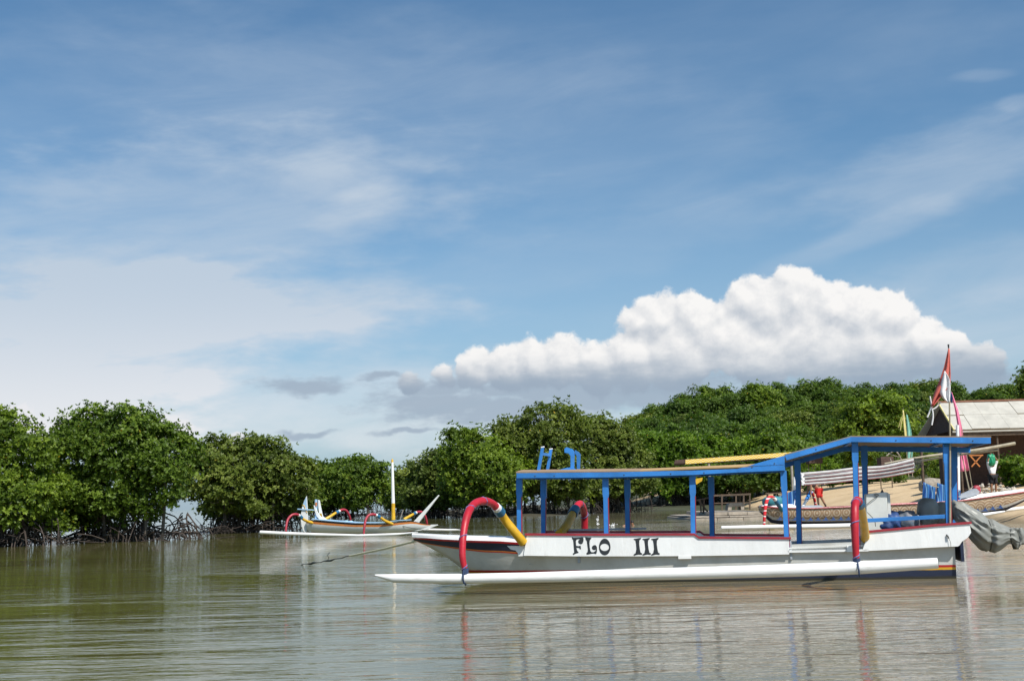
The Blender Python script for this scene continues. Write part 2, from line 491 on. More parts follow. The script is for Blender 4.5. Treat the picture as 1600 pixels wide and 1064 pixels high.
# ------------------------------------------------------------------ mesh builder
class MB:
    def __init__(s):
        s.v, s.f, s.m = [], [], []

    def add(s, vs_, fs, mi=0):
        o = len(s.v)
        s.v += [tuple(x) for x in vs_]
        s.f += [tuple(i + o for i in f) for f in fs]
        s.m += [mi] * len(fs)
        return s

    def hexa(s, p, mi=0):
        """8 points: bottom ring 0-3, top ring 4-7"""
        return s.add(p, [(3, 2, 1, 0), (4, 5, 6, 7), (0, 1, 5, 4), (1, 2, 6, 5), (2, 3, 7, 6), (3, 0, 4, 7)], mi)

    def box(s, c, d, rz=0.0, mi=0, ry=0.0, rx=0.0):
        mt = Matrix.Translation(c) @ Matrix.Rotation(rz, 4, 'Z') @ Matrix.Rotation(ry, 4, 'Y') @ Matrix.Rotation(rx, 4, 'X')
        x, y, z = d[0] / 2, d[1] / 2, d[2] / 2
        p = [mt @ Vector(q) for q in ((-x, -y, -z), (x, -y, -z), (x, y, -z), (-x, y, -z), (-x, -y, z), (x, -y, z), (x, y, z), (-x, y, z))]
        return s.hexa(p, mi)

    def bar(s, a, b, w, h, mi=0, up=Vector((0, 0, 1))):
        a, b = Vector(a), Vector(b)
        d = (b - a).normalized()
        sd = d.cross(up)
        if sd.length < 1e-3:
            sd = Vector((1, 0, 0))
        sd.normalize()
        u = sd.cross(d).normalized()
        r = lambda q, i, j: q + sd * (w / 2 * i) + u * (h / 2 * j)
        return s.hexa([r(a, -1, -1), r(b, -1, -1), r(b, 1, -1), r(a, 1, -1), r(a, -1, 1), r(b, -1, 1), r(b, 1, 1), r(a, 1, 1)], mi)

    def tube(s, pts, rad, n=8, mi=0, cap=True, squash=1.0):
        pts = [Vector(p) for p in pts]
        k = len(pts)
        if not hasattr(rad, '__len__'):
            rad = [rad] * k
        t0 = (pts[1] - pts[0]).normalized()
        ref = Vector((0, 0, 1)) if abs(t0.z) < 0.9 else Vector((1, 0, 0))
        u = t0.cross(ref).normalized()
        vs_, fs = [], []
        for i in range(k):
            a, b = pts[max(0, i - 1)], pts[min(k - 1, i + 1)]
            t = (b - a)
            t = t.normalized() if t.length > 1e-9 else t0
            u = (u - t * u.dot(t))
            u = u.normalized() if u.length > 1e-6 else t.orthogonal().normalized()
            w = t.cross(u)
            for j in range(n):
                an = 2 * math.pi * j / n
                vs_.append(pts[i] + u * (math.cos(an) * rad[i]) + w * (math.sin(an) * rad[i] * squash))
        for i in range(k - 1):
            for j in range(n):
                j2 = (j + 1) % n
                fs.append((i * n + j, i * n + j2, (i + 1) * n + j2, (i + 1) * n + j))
        if cap:
            fs.append(tuple(range(n))[::-1])
            fs.append(tuple((k - 1) * n + j for j in range(n)))
        return s.add(vs_, fs, mi)

    def loft(s, secs, mi=0, close=False, cap=True):
        n = len(secs[0])
        vs_ = [p for q in secs for p in q]
        fs = []
        e = n if close else n - 1
        for i in range(len(secs) - 1):
            for j in range(e):
                j2 = (j + 1) % n
                fs.append((i * n + j, i * n + j2, (i + 1) * n + j2, (i + 1) * n + j))
        if cap:
            fs.append(tuple(range(n))[::-1])
            fs.append(tuple((len(secs) - 1) * n + j for j in range(n)))
        return s.add(vs_, fs, mi)

    def prism(s, poly, off, mi=0):
        """poly (list of Vector) extruded by the vector off"""
        n = len(poly)
        vs_ = list(poly) + [p + off for p in poly]
        fs = [tuple(range(n)), tuple(range(n, 2 * n))[::-1]] + [(i, i + n, (i + 1) % n + n, (i + 1) % n) for i in range(n)]
        return s.add(vs_, fs, mi)

    def build(s, name, mats, parent=None, smooth=False, angle=0.7, bevel=0.0):
        me = bpy.data.meshes.new(name)
        me.from_pydata(s.v, [], s.f)
        if not isinstance(mats, (list, tuple)):
            mats = [mats]
        for x in mats:
            me.materials.append(x)
        if len(mats) > 1:
            me.polygons.foreach_set('material_index', s.m)
        bm = bmesh.new()
        bm.from_mesh(me)
        bmesh.ops.recalc_face_normals(bm, faces=bm.faces)
        bm.to_mesh(me)
        bm.free()
        if smooth:
            me.polygons.foreach_set('use_smooth', [True] * len(me.polygons))
            me.set_sharp_from_angle(angle=angle)
        me.update()
        o = bpy.data.objects.new(name, me)
        COL.objects.link(o)
        if parent is not None:
            o.parent = parent
        if bevel:
            bv = o.modifiers.new('bevel', 'BEVEL')
            bv.width = bevel
            bv.segments = 2
            bv.limit_method = 'ANGLE'
        return o


def tag(o, label=None, cat=None, group=None, kind=None):
    if label: o['label'] = label
    if cat: o['category'] = cat
    if group: o['group'] = group
    if kind: o['kind'] = kind
    return o


def empty(name, label, cat, loc=(0, 0, 0), rz=0.0, group=None):
    o = bpy.data.objects.new(name, None)
    o.empty_display_size = 0.3
    o.location = loc
    o.rotation_euler = (0, 0, rz)
    COL.objects.link(o)
    return tag(o, label, cat, group)


def bez(pts, n=24):
    """Catmull-Rom through points"""
    pts = [Vector(p) for p in pts]
    q = [pts[0] * 2 - pts[1]] + pts + [pts[-1] * 2 - pts[-2]]
    out = []
    k = len(pts) - 1
    for i in range(n + 1):
        x = i / n * k
        j = min(int(x), k - 1)
        t = x - j
        a, b, c_, d = q[j], q[j + 1], q[j + 2], q[j + 3]
        out.append(0.5 * ((2 * b) + (c_ - a) * t + (2 * a - 5 * b + 4 * c_ - d) * t * t + (3 * b - a - 3 * c_ + d) * t ** 3))
    return out


def lerp(a, b, t):
    return a + (b - a) * t


def interp(x, xs, ys):
    return float(np.interp(x, xs, ys))

# ================================================================== SETTING
# ---- water
def make_water():
    m = bpy.data.materials.new('shallow_lagoon_water')
    m.use_nodes = True
    t = m.node_tree
    b = t.nodes['Principled BSDF']
    tcn = t.nodes.new('ShaderNodeTexCoord')
    o = N(t, tcn.outputs['Object'])
    s = t.nodes.new('ShaderNodeSeparateXYZ')
    t.links.new(o.s, s.inputs[0])
    x, y = N(t, s.outputs[0]), N(t, s.outputs[1])
    # bed colour through the shallow water: sandy to the right, green brown to the left
    big = noise(t, vmath(t, 'MULTIPLY', o, (0.06, 0.03, 1.0)), 1.0, 4)
    sandy = (x + (big - 0.5) * 8.0).step(-6.0, 7.0)
    cc = mixc(t, sandy, (0.112, 0.104, 0.032), (0.23, 0.195, 0.125))
    far = y.step(60.0, 160.0)
    cc = mixc(t, far, cc, (0.085, 0.095, 0.045))
    t.links.new(cc.s, b.inputs['Base Color'])
    b.inputs['IOR'].default_value = 1.333
    b.inputs['Roughness'].default_value = 0.035
    b.inputs['Specular IOR Level'].default_value = 0.5
    patch = noise(t, vmath(t, 'MULTIPLY', o, (0.05, 0.12, 1.0)), 1.0, 3).step(0.35, 0.65, 0.35, 1.35)
    h1 = noise(t, vmath(t, 'MULTIPLY', o, (0.28, 1.5, 1.0)), 1.0, 3, 0.5, dist=0.5)
    h2 = noise(t, vmath(t, 'MULTIPLY', o, (1.3, 6.0, 1.0)), 1.0, 3, 0.5, dist=0.4)
    h3 = noise(t, vmath(t, 'MULTIPLY', o, (4.0, 20.0, 1.0)), 1.0, 2, 0.5)
    hh = (h1 * 0.034 + h2 * 0.0105 + h3 * 0.0024) * patch
    bn = t.nodes.new('ShaderNodeBump')
    bn.inputs['Strength'].default_value = 1.0
    bn.inputs['Distance'].default_value = 1.0
    t.links.new(hh.s, bn.inputs['Height'])
    t.links.new(bn.outputs[0], b.inputs['Normal'])
    mb = MB()
    S = 9000.0
    mb.add([(-S, -60, 0), (S, -60, 0), (S, S, 0), (-S, S, 0)], [(0, 1, 2, 3)])
    ob = mb.build('water', m)
    tag(ob, 'calm green brown lagoon water with fine ripples', kind='structure')


make_water()


def pix_poly(lst, z=0.0):
    return [G(x, y, z) for x, y in lst]


def sdist(px, py, poly):
    """signed distance (positive inside) of grid points to a polygon"""
    P_ = np.array([(p.x, p.y) for p in poly])
    d = np.full(px.shape, 1e9)
    inside = np.zeros(px.shape, bool)
    n = len(P_)
    for i in range(n):
        a, b_ = P_[i], P_[(i + 1) % n]
        ab = b_ - a
        t = np.clip(((px - a[0]) * ab[0] + (py - a[1]) * ab[1]) / max(ab @ ab, 1e-9), 0, 1)
        d = np.minimum(d, np.hypot(px - a[0] - t * ab[0], py - a[1] - t * ab[1]))
        c_ = ((a[1] > py) != (b_[1] > py)) & (px < (b_[0] - a[0]) * (py - a[1]) / (b_[1] - a[1] + 1e-12) + a[0])
        inside ^= c_
    return np.where(inside, d, -d)


def vnoise(x, y, s, seed=0):
    rs = np.random.RandomState(seed)
    out = 0
    for k in range(7):
        a, f = rs.uniform(0, 6.28), rs.uniform(0.6, 1.8) / s
        out = out + np.sin(x * f * np.cos(a) * 6.28 + y * f * np.sin(a) * 6.28 + rs.uniform(0, 6.28))
    return out / 7.0


shore_r = [G(1600, 818), G(1560, 813), G(1500, 808), G(1400, 801), G(1300, 797.5), G(1200, 795.5), G(1130, 793)]
LAND = [Vector((34, 10, 0)), Vector((26, 30, 0))] + shore_r + [Vector((19, 146, 0)), G(1000, 797), G(940, 800), G(862, 806), G(740, 808), G(690, 806), G(640, 803.5),
        Vector((-17, 180, 0)), Vector((-17, 196, 0)), Vector((-4, 215, 0)), Vector((0, 300, 0)), Vector((-60, 420, 0)), Vector((-60, 700, 0)), Vector((500, 700, 0)), Vector((500, 10, 0))]


def land_h(x, y):
    d = sdist(x, y, LAND)
    d = d + vnoise(x, y, 9, 3) * 0.7
    k = np.clip((x - 13) / 9.0, 0, 1)
    beach = np.where(d > 0, 2.95 * (1 - np.exp(-d / 8.0)), d * 0.06) + vnoise(x, y, 5, 5) * 0.06 * np.clip(d / 4, 0, 1)
    mud = np.clip(d * 0.06, -0.8, 0.35)
    return k * np.clip(beach, -1.2, 3.2) + (1 - k) * mud


def land_z(x, y):
    return float(land_h(np.array([float(x)]), np.array([float(y)]))[0])


def gridmesh(name, xs, ys, hf, mat, label):
    X, Y = np.meshgrid(xs, ys)
    Z = hf(X, Y)
    nx, ny = len(xs), len(ys)
    v = np.stack([X.ravel(), Y.ravel(), Z.ravel()], 1)
    i = np.arange(nx * ny).reshape(ny, nx)
    f = np.stack([i[:-1, :-1].ravel(), i[:-1, 1:].ravel(), i[1:, 1:].ravel(), i[1:, :-1].ravel()], 1)
    me = bpy.data.meshes.new(name)
    me.vertices.add(len(v))
    me.vertices.foreach_set('co', v.ravel())
    me.loops.add(f.size)
    me.loops.foreach_set('vertex_index', f.ravel())
    me.polygons.add(len(f))
    me.polygons.foreach_set('loop_start', np.arange(0, f.size, 4))
    me.polygons.foreach_set('loop_total', np.full(len(f), 4))
    me.polygons.foreach_set('use_smooth', np.ones(len(f), bool))
    me.update(calc_edges=True)
    me.materials.append(mat)
    o = bpy.data.objects.new(name, me)
    COL.objects.link(o)
    return tag(o, label, kind='structure')


def sandmat():
    m = bpy.data.materials.new('beach_sand')
    m.use_nodes = True
    t = m.node_tree
    b = t.nodes['Principled BSDF']
    g = t.nodes.new('ShaderNodeNewGeometry')
    p = N(t, g.outputs['Position'])
    s = t.nodes.new('ShaderNodeSeparateXYZ')
    t.links.new(p.s, s.inputs[0])
    x, z = N(t, s.outputs[0]), N(t, s.outputs[2])
    n1 = noise(t, p, 0.35, 6, 0.65)
    dry = mixc(t, n1.step(0.3, 0.7), (0.54, 0.385, 0.215), (0.63, 0.465, 0.275))
    n2 = noise(t, vmath(t, 'MULTIPLY', p, (0.3, 1.0, 1.0)), 1.1, 8, 0.7)
    dry = mixc(t, n2.step(0.58, 0.70, 0, 0.6), dry, (0.25, 0.18, 0.11))
    wet = mixc(t, n1, (0.20, 0.15, 0.085), (0.26, 0.20, 0.12))
    c_ = mixc(t, (z + n1 * 0.2).step(0.12, 0.42), wet, dry)
    mud = mixc(t, n1, (0.035, 0.03, 0.018), (0.075, 0.065, 0.035))
    c_ = mixc(t, (x + (n1 - 0.5) * 5.0).step(12.0, 21.0), mud, c_)
    t.links.new(c_.s, b.inputs['Base Color'])
    b.inputs['Roughness'].default_value = 0.9
    bn = t.nodes.new('ShaderNodeBump')
    bn.inputs['Distance'].default_value = 0.03
    t.links.new((noise(t, p, 2.2, 8, 0.65) + noise(t, p, 6.0, 3, 0.5).step(0.35, 0.5) * 0.5).s, bn.inputs['Height'])
    t.links.new(bn.outputs[0], b.inputs['Normal'])
    return m


gridmesh('beach', np.concatenate([np.arange(-24, 16, 1.5), np.arange(16, 50, 0.5), np.arange(50, 130, 4.0)]),
         np.concatenate([np.arange(28, 130, 0.7), np.arange(130, 320, 3.0)]), land_h, sandmat(), 'sloping tan sand beach behind the boats')


def hill_h(x, y):
    a = np.arctan2(x, y)
    hz = np.interp(a, [-0.05, 0.03, 0.07, 0.10, 0.15, 0.22, 0.30, 0.40, 0.55, 0.9], [0, 0, 9, 12.5, 16.5, 17.5, 18, 16, 14, 8])
    ramp = np.clip((y - 165) / 140.0, 0, 1) ** 1.2
    back = 1 - np.clip((y - 340) / 300.0, 0, 1) ** 2
    return hz * ramp * back - 0.4 + 1.5 * np.clip((y - 120) / 50, 0, 1) * np.clip(hz / 9, 0, 1) + vnoise(x, y, 40, 9) * 0.8 * ramp


gridmesh('hill', np.arange(-10, 420, 7.0), np.arange(118, 640, 7.0), hill_h, M['earth'], 'low wooded hill behind the beach')

# left bank and the spit behind it
BANK = pix_poly([(-260, 866), (-100, 858), (0, 850), (90, 845), (170, 842), (250, 838), (320, 832), (400, 828.5), (452, 828)])
far_side = [p + Vector((-0.6, 5.5 + 1.2 * math.sin(i * 1.7), 0)) for i, p in enumerate(BANK)][::-1]
BANKP = BANK + far_side
SPIT = [G(486, 806.5), G(545, 806), G(612, 804.2), G(640, 803.6)]
SPITP = SPIT + [p + Vector((2, 11, 0)) for p in SPIT][::-1]


def bank_f(poly, top):
    def f(x, y):
        d = sdist(x, y, poly) + vnoise(x, y, 3, 4) * 0.25
        return np.clip(d * 0.14, -0.5, top)
    return f


gridmesh('mud_bank', np.arange(-48, 0, 0.6), np.arange(38, 92, 0.6), bank_f(BANKP, 0.16), M['mud'], 'dark mud bank under the near mangroves on the left')
gridmesh('mud_spit', np.arange(-32, -8, 0.8), np.arange(112, 196, 0.8), bank_f(SPITP, 0.2), M['mud'], 'low mud spit under the far mangroves')


# ================================================================== TREES
def quads_mesh(name, V, tone, mat):
    n = len(V) // 4
    me = bpy.data.meshes.new(name)
    me.vertices.add(len(V))
    me.vertices.foreach_set('co', V.astype(np.float32).ravel())
    me.loops.add(n * 4)
    me.loops.foreach_set('vertex_index', np.arange(n * 4, dtype=np.int32))
    me.polygons.add(n)
    me.polygons.foreach_set('loop_start', np.arange(0, n * 4, 4, dtype=np.int32))
    me.polygons.foreach_set('loop_total', np.full(n, 4, np.int32))
    me.update(calc_edges=True)
    a = me.attributes.new('tone', 'FLOAT', 'FACE')
    a.data.foreach_set('value', tone.astype(np.float32))
    me.materials.append(mat)
    return me


def unit(a):
    return a / np.maximum(np.linalg.norm(a, axis=1, keepdims=True), 1e-9)


def crown_mesh(name, blobs_, nros, leaf, mat, seed, per=8, shell=0.62, clump=0.30, floor_z=None, clumps_per=26):
    """leaves set in rosettes, rosettes gathered in clumps, clumps spread over and through the lobes of the crown"""
    rs = np.random.RandomState(seed)
    B = np.array(blobs_, float)                     # cx cy cz rx ry rz
    area = (B[:, 3] * B[:, 4] + B[:, 3] * B[:, 5] + B[:, 4] * B[:, 5])
    ncl = max(8, nros // clumps_per)
    bi = rs.choice(len(B), ncl, p=area / area.sum())
    dirs = unit(rs.normal(size=(ncl, 3)))
    rr = rs.uniform(shell, 1.04, (ncl, 1)) ** 0.8
    spr = rs.rand(ncl) < 0.07                        # sprigs that stand out of the outline
    rr[spr, 0] *= rs.uniform(1.08, 1.22, int(spr.sum()))
    C = B[bi, :3] + dirs * rr * B[bi, 3:6]
    keep = np.ones(ncl, bool)
    for b in B:                                     # thin out what lies deep inside another lobe
        q = np.linalg.norm((C - b[:3]) / b[3:6], axis=1)
        keep &= ~((q < 0.62) & (rs.rand(ncl) < 0.8))
    C, dirs = C[keep], dirs[keep]
    ncl = len(C)
    csz = clump * rs.uniform(0.6, 1.4, ncl)
    ctone = np.clip(0.42 + rs.normal(0, 0.20, ncl), 0, 0.9)
    ci = rs.randint(0, ncl, nros)
    off = rs.normal(size=(nros, 3)) * csz[ci][:, None] * np.array([1.0, 1.0, 0.6])
    Rp = C[ci] + off
    outw = unit(dirs[ci] * 0.8 + unit(off) * 0.6 + np.array([0, 0, 0.55]))
    if floor_z is not None:
        k = Rp[:, 2] > floor_z + rs.normal(0, 0.12, nros) + vnoise(Rp[:, 0], Rp[:, 1] * 0.3, 1.6, seed) * floor_z * 0.75
        Rp, outw, ci = Rp[k], outw[k], ci[k]
    n = len(Rp)
    base = np.repeat(Rp, per, 0)
    ax = np.repeat(outw, per, 0)
    rnd = unit(rs.normal(size=(n * per, 3)))
    tang = unit(np.cross(ax, rnd))
    d = unit(tang + ax * rs.uniform(0.15, 1.1, (n * per, 1)))
    ln = leaf * rs.uniform(0.7, 1.25, (n * per, 1))
    side = unit(np.cross(d, ax + 0.25 * rnd)) * ln * 0.24
    s0 = base + d * ln * 0.1
    mid = base + d * ln * 0.58
    V = np.empty((n * per, 4, 3))
    V[:, 0], V[:, 1], V[:, 2], V[:, 3] = s0, mid + side, base + d * ln * 1.1, mid - side
    tone = np.clip(ctone[np.repeat(ci, per)] + rs.normal(0, 0.13, n * per), 0, 0.92)
    tone[rs.rand(n * per) < 0.004] = 1.0
    return quads_mesh(name, V.reshape(-1, 3), tone, mat)


def mobj(name, me, parent=None):
    o = bpy.data.objects.new(name, me)
    COL.objects.link(o)
    if parent: o.parent = parent
    return o


def roots_mb(rnd, stems, spread, zt, n, dense=1.0, sway=0.3):
    mb = MB()
    for _ in range(n):
        sx_, sy_, sz_ = rnd.choice(stems)
        a = rnd.uniform(0, 6.283)
        r = spread * rnd.uniform(0.2, 1.0)
        h = zt * rnd.uniform(0.2, 1.0) ** 1.2
        x1, y1 = sx_ + math.cos(a) * r, sy_ + math.sin(a) * r * 0.8
        p0 = Vector((sx_, sy_, sz_ + h))
        p3 = Vector((x1, y1, sz_ - 0.35))
        pm = Vector((lerp(sx_, x1, rnd.uniform(.4, .8)) + rnd.uniform(-.25, .25), lerp(sy_, y1, 0.62), sz_ + h * rnd.uniform(0.45, 0.95)))
        w = rnd.uniform(0.014, 0.038)
        mb.tube(bez([p0, pm, p3], 6), [w * 1.3, w * 1.2, w * 1.1, w, w, w * .9, w * .8], 4, cap=False)
        if rnd.random() < 0.5 * dense:               # a fork
            q = pm + Vector((rnd.uniform(-.5, .5), rnd.uniform(-.5, .5), -h * 0.7 - 0.2))
            mb.tube(bez([pm, (pm + q) / 2 + Vector((rnd.uniform(-.2, .2), 0, .12)), q], 4), w * 0.7, 4, cap=False)
    for _ in range(int(n * 0.6)):                  # fallen and leaning sticks
        sx_, sy_, sz_ = rnd.choice(stems)
        x, y = sx_ + rnd.uniform(-1, 1) * spread, sy_ + rnd.uniform(-1, 0.6) * spread
        a = rnd.uniform(0, 6.28)
        l = rnd.uniform(0.5, 1.6)
        p = Vector((x, y, sz_ + rnd.uniform(-0.1, 0.2)))
        q = p + Vector((math.cos(a) * l, math.sin(a) * l, rnd.uniform(0.0, 0.7)))
        mb.tube(bez([p, (p + q) / 2 + Vector((0, 0, rnd.uniform(-.05, .25))), q], 4), rnd.uniform(0.012, 0.03), 4, cap=False)
    return mb


def tree(name, label, cat, dist, circles, nros, leaf, mat, seed, base_y, group=None, depth=1.0, roots=70, rootspread=1.7, rootz=1.5, per=8, clump=0.30, trunks=4, twigs=26, dj=0.6, floor=None, clumps_per=26, shell=0.62, kindcat=None):
    """a tree standing at its real distance; circles: lobes of its crown as outlined in the photograph (x, y, radius)"""
    rnd = random.Random(seed)
    cx = sum(c_[0] for c_ in circles) / len(circles)
    org = G(cx, base_y, 0.0)
    d0 = ray(cx, base_y)
    org = Vector((d0.x / d0.y * dist, dist, 0.05))
    root = empty(name, label, cat, org, 0, group)
    bl = []
    for (x, y, r) in circles:
        rr = r * dist / FPX
        off = rnd.uniform(-1, 1) * dj * rr + 0.3 * rr
        p = W(x, y, dist + off)
        bl.append((p.x - org.x, p.y - org.y, p.z - org.z, rr, rr * depth, rr * 0.95))
    fz = None if floor is None else floor
    # low inner boughs that close the dark understorey behind the front roots
    if roots and floor is not None:
        kx = [b[0] for b in bl]
        for _ in range(5):
            q = rnd.uniform(0.55, 1.0) * (dist / 60.0) ** .6
            bl.append((rnd.uniform(min(kx), max(kx)) * .9, rnd.uniform(1.2, 3.2), rnd.uniform(.9, 1.5) * (dist / 60.0) ** .6, q * 1.3, q, q))
    me = crown_mesh('crown', bl, int(nros * 1.7), leaf * 0.78, mat, seed, per, shell, clump, None if fz is None else fz * (0.52 if dist < 100 else 0.85), clumps_per)
    mobj('crown', me, root)
    xs = [b[0] for b in bl]
    lo, hi = min(xs), max(xs)
    stems = []
    kk = dist / 60.0
    tm = MB()
    for i in range(trunks):
        x = lerp(lo, hi, (i + 0.5 + rnd.uniform(-.3, .3)) / trunks) * 0.8
        y = rnd.uniform(0.2, 2.2) * kk ** .7
        stems.append((x, y, 0.0))
        if roots:
            stems.append((x + rnd.uniform(-1, 1) * rootspread, y + rnd.uniform(0.5, 3.0), 0.0))
        tb = min(bl, key=lambda b: abs(b[0] - x) + rnd.random() * 1.0)
        top = Vector((tb[0], tb[1], tb[2]))
        b0 = Vector((x, y, -0.15))
        w = rnd.uniform(0.07, 0.13) * (1.0 if dist < 90 else 1.5)
        mid = Vector((lerp(x, top.x, 0.3) + rnd.uniform(-.2, .2), lerp(y, top.y, 0.4), top.z * 0.5))
        pts = bez([b0, mid, top], 8)
        tm.tube(pts, [w * (1 - 0.6 * k / 8) for k in range(9)], 6, cap=False)
        for _ in range(3):
            b = rnd.choice(bl)
            s = pts[rnd.randint(3, 6)]
            e = Vector((b[0] + rnd.uniform(-.5, .5) * b[3], b[1] + rnd.uniform(-.5, .5) * b[4], b[2] + rnd.uniform(-.2, .6) * b[5]))
            tm.tube(bez([s, (s + e) / 2 + Vector((0, 0, rnd.uniform(-.1, .4))), e], 5), [w * .45 * (1 - .12 * k) for k in range(6)], 5, cap=False)
    tm.build('trunk', M['bark'], root, smooth=True)
    tw = MB()
    for _ in range(twigs):
        b = rnd.choice(bl)
        a = Vector((rnd.gauss(0, 1), -abs(rnd.gauss(0, 1)), rnd.gauss(0, 1))).normalized()
        e = Vector((b[0] + a.x * b[3] * 1.02, b[1] + a.y * b[4] * 1.0, b[2] + a.z * b[5] * 1.02))
        s = Vector((b[0], b[1], b[2] - b[5] * 0.5)).lerp(e, 0.35)
        tw.tube(bez([s, s.lerp(e, .5) + Vector((rnd.uniform(-.15, .15), 0, rnd.uniform(-.1, .1))), e], 4), [0.028, 0.022, 0.017, 0.012, 0.006], 4, cap=False)
    if twigs:
        tw.build('twigs', M['drift'], root)['kind'] = 'stuff'
    if roots:
        roots_mb(rnd, stems, rootspread, rootz, roots).build('prop_roots', M['root'], root)['kind'] = 'stuff'
    return root


MG = 'mangroves along the lagoon shore'
tree('mangrove_tree', 'leggy mangrove cut off by the left edge, lower than the big dome beside it', 'tree', 55.5,
     [(-60, 690, 60), (8, 692, 44), (10, 664, 22), (40, 720, 40), (-15, 745, 55), (45, 765, 42), (5, 790, 34), (50, 690, 24), (-60, 770, 60), (62, 740, 30), (-20, 655, 20), (-120, 720, 60)],
     6200, 0.21, M['leaf'], 11, 850, MG, roots=170, rootz=1.55, floor=1.15, trunks=6)
tree('mangrove_tree', 'big dark dome-shaped mangrove, the tallest and roundest on the left bank', 'tree', 58.5,
     [(180, 700, 58), (120, 716, 50), (238, 702, 50), (140, 664, 27), (198, 664, 29), (112, 686, 32), (268, 722, 34), (190, 755, 52), (110, 762, 42), (262, 752, 34), (160, 648, 13), (225, 670, 24), (80, 745, 28), (226, 775, 24), (150, 780, 26), (281, 700, 18), (95, 670, 14), (250, 682, 20)],
     9600, 0.21, M['leaf'], 12, 842, MG, roots=170, rootz=1.35, floor=1.42, trunks=7, depth=1.15)
tree('mangrove_tree', 'spreading olive green mangrove with bare twigs showing, left of the small white outrigger', 'tree', 73,
     [(345, 728, 36), (405, 728, 46), (452, 740, 34), (385, 697, 16), (322, 716, 26), (305, 748, 30), (350, 768, 34), (400, 775, 34), (448, 772, 28), (474, 764, 18), (338, 692, 9), (420, 700, 18), (372, 740, 40), (358, 697, 12), (300, 712, 18), (482, 735, 8), (440, 715, 14)],
     8600, 0.23, M['leafolive'], 13, 829, MG, roots=190, rootz=1.6, floor=1.35, trunks=7, twigs=60)
tree('mangrove_tree', 'rounded mangrove on the far spit, behind the middle of the small white outrigger', 'tree', 140,
     [(540, 748, 30), (572, 745, 26), (508, 752, 24), (590, 765, 18), (500, 775, 18), (548, 770, 26), (496, 738, 14), (524, 728, 15), (560, 725, 12), (478, 765, 16), (590, 740, 14), (535, 722, 9)],
     5200, 0.40, M['leaf'], 14, 806, MG, roots=110, rootspread=2.6, rootz=2.6, clump=0.5, floor=1.2, trunks=5, twigs=10)
tree('mangrove_tree', 'low mangrove right behind the tall white mast of the small outrigger', 'tree', 166,
     [(612, 762, 14), (632, 758, 20), (652, 750, 18), (640, 772, 20), (606, 748, 10), (668, 770, 20), (645, 735, 9), (625, 740, 9)],
     3400, 0.42, M['leafolive'], 15, 803.5, MG, roots=90, rootspread=2.8, rootz=2.4, clump=0.5, floor=1.2, trunks=4, twigs=8)
tree('mangrove_tree', 'mid-height mangrove whose crown steps up rightward, left of the red arch', 'tree', 124,
     [(690, 740, 30), (672, 735, 22), (705, 765, 28), (662, 760, 24), (690, 715, 14), (676, 772, 22), (655, 730, 10)],
     4200, 0.36, M['leafolive'], 16, 807, MG, roots=110, rootspread=2.4, rootz=2.2, clump=0.45, floor=1.2, trunks=4, twigs=10)
tree('mangrove_tree', 'deep green mangrove rising directly above the red arch of the big boat', 'tree', 117,
     [(728, 696, 26), (752, 706, 32), (720, 735, 34), (765, 738, 38), (740, 768, 30), (785, 765, 26), (716, 684, 14), (748, 686, 15), (705, 712, 14), (735, 682, 12), (800, 740, 26)],
     6400, 0.34, M['leaf'], 17, 808, MG, roots=120, rootspread=2.3, rootz=2.2, clump=0.45, floor=1.5, trunks=5, twigs=16, depth=1.1)
tree('mangrove_tree', 'tallest mangrove, a loose olive crown peaking above the blue roof racks', 'tree', 121,
     [(838, 672, 32), (875, 668, 34), (812, 690, 28), (860, 706, 44), (852, 646, 18), (875, 644, 16), (785, 690, 22), (826, 735, 36), (880, 742, 36), (790, 676, 12), (835, 640, 9), (905, 668, 16), (800, 720, 24), (790, 662, 8)],
     7400, 0.33, M['leafolive'], 18, 806, MG, roots=140, rootspread=2.4, rootz=2.5, clump=0.42, floor=2.0, trunks=6, twigs=50)
tree('mangrove_tree', 'broad dull olive mangrove right of the tallest one, just right of the roof racks', 'tree', 127,
     [(925, 685, 32), (960, 692, 32), (920, 720, 36), (965, 730, 38), (905, 662, 14), (940, 660, 14), (990, 712, 28), (925, 752, 30), (965, 760, 28), (1000, 745, 26), (958, 664, 10)],
     7400, 0.34, M['leafolive'], 19, 802, MG, roots=150, rootspread=2.4, rootz=2.6, clump=0.42, floor=2.0, trunks=6, twigs=40)
BG = 'bright bushes at the foot of the hill'
tree('mangrove_tree', 'bright yellow green bushy tree directly right of the broad dull olive mangrove', 'tree', 146,
     [(1025, 702, 26), (1055, 700, 22), (1008, 690, 16), (1050, 718, 28), (1010, 720, 20), (1075, 715, 20), (1035, 740, 24), (1040, 684, 12), (1080, 736, 20), (1070, 695, 12)],
     4600, 0.42, M['leafbright'], 20, 796, BG, roots=90, rootspread=2.6, rootz=2.6, clump=0.55, floor=2.6, trunks=6, twigs=12)
tree('mangrove_tree', 'small rounded bright green tree between two wider bright ones, above the yellow awning', 'tree', 150,
     [(1108, 702, 18), (1125, 706, 16), (1100, 718, 16), (1118, 726, 22), (1096, 735, 18), (1112, 690, 9)],
     2500, 0.42, M['leafbright'], 21, 790, BG, roots=60, rootspread=2.6, rootz=2.6, clump=0.55, floor=3.0, trunks=4, twigs=6)
tree('mangrove_tree', 'wide flat-topped bright green tree above the end of the yellow awning', 'tree', 150,
     [(1160, 706, 18), (1185, 704, 20), (1205, 712, 14), (1150, 720, 18), (1175, 726, 24), (1140, 736, 18), (1200, 738, 20), (1172, 692, 9)],
     3600, 0.42, M['leafbright'], 22, 786, BG, roots=60, rootspread=2.6, rootz=2.6, clump=0.55, floor=3.2, trunks=5, twigs=8)
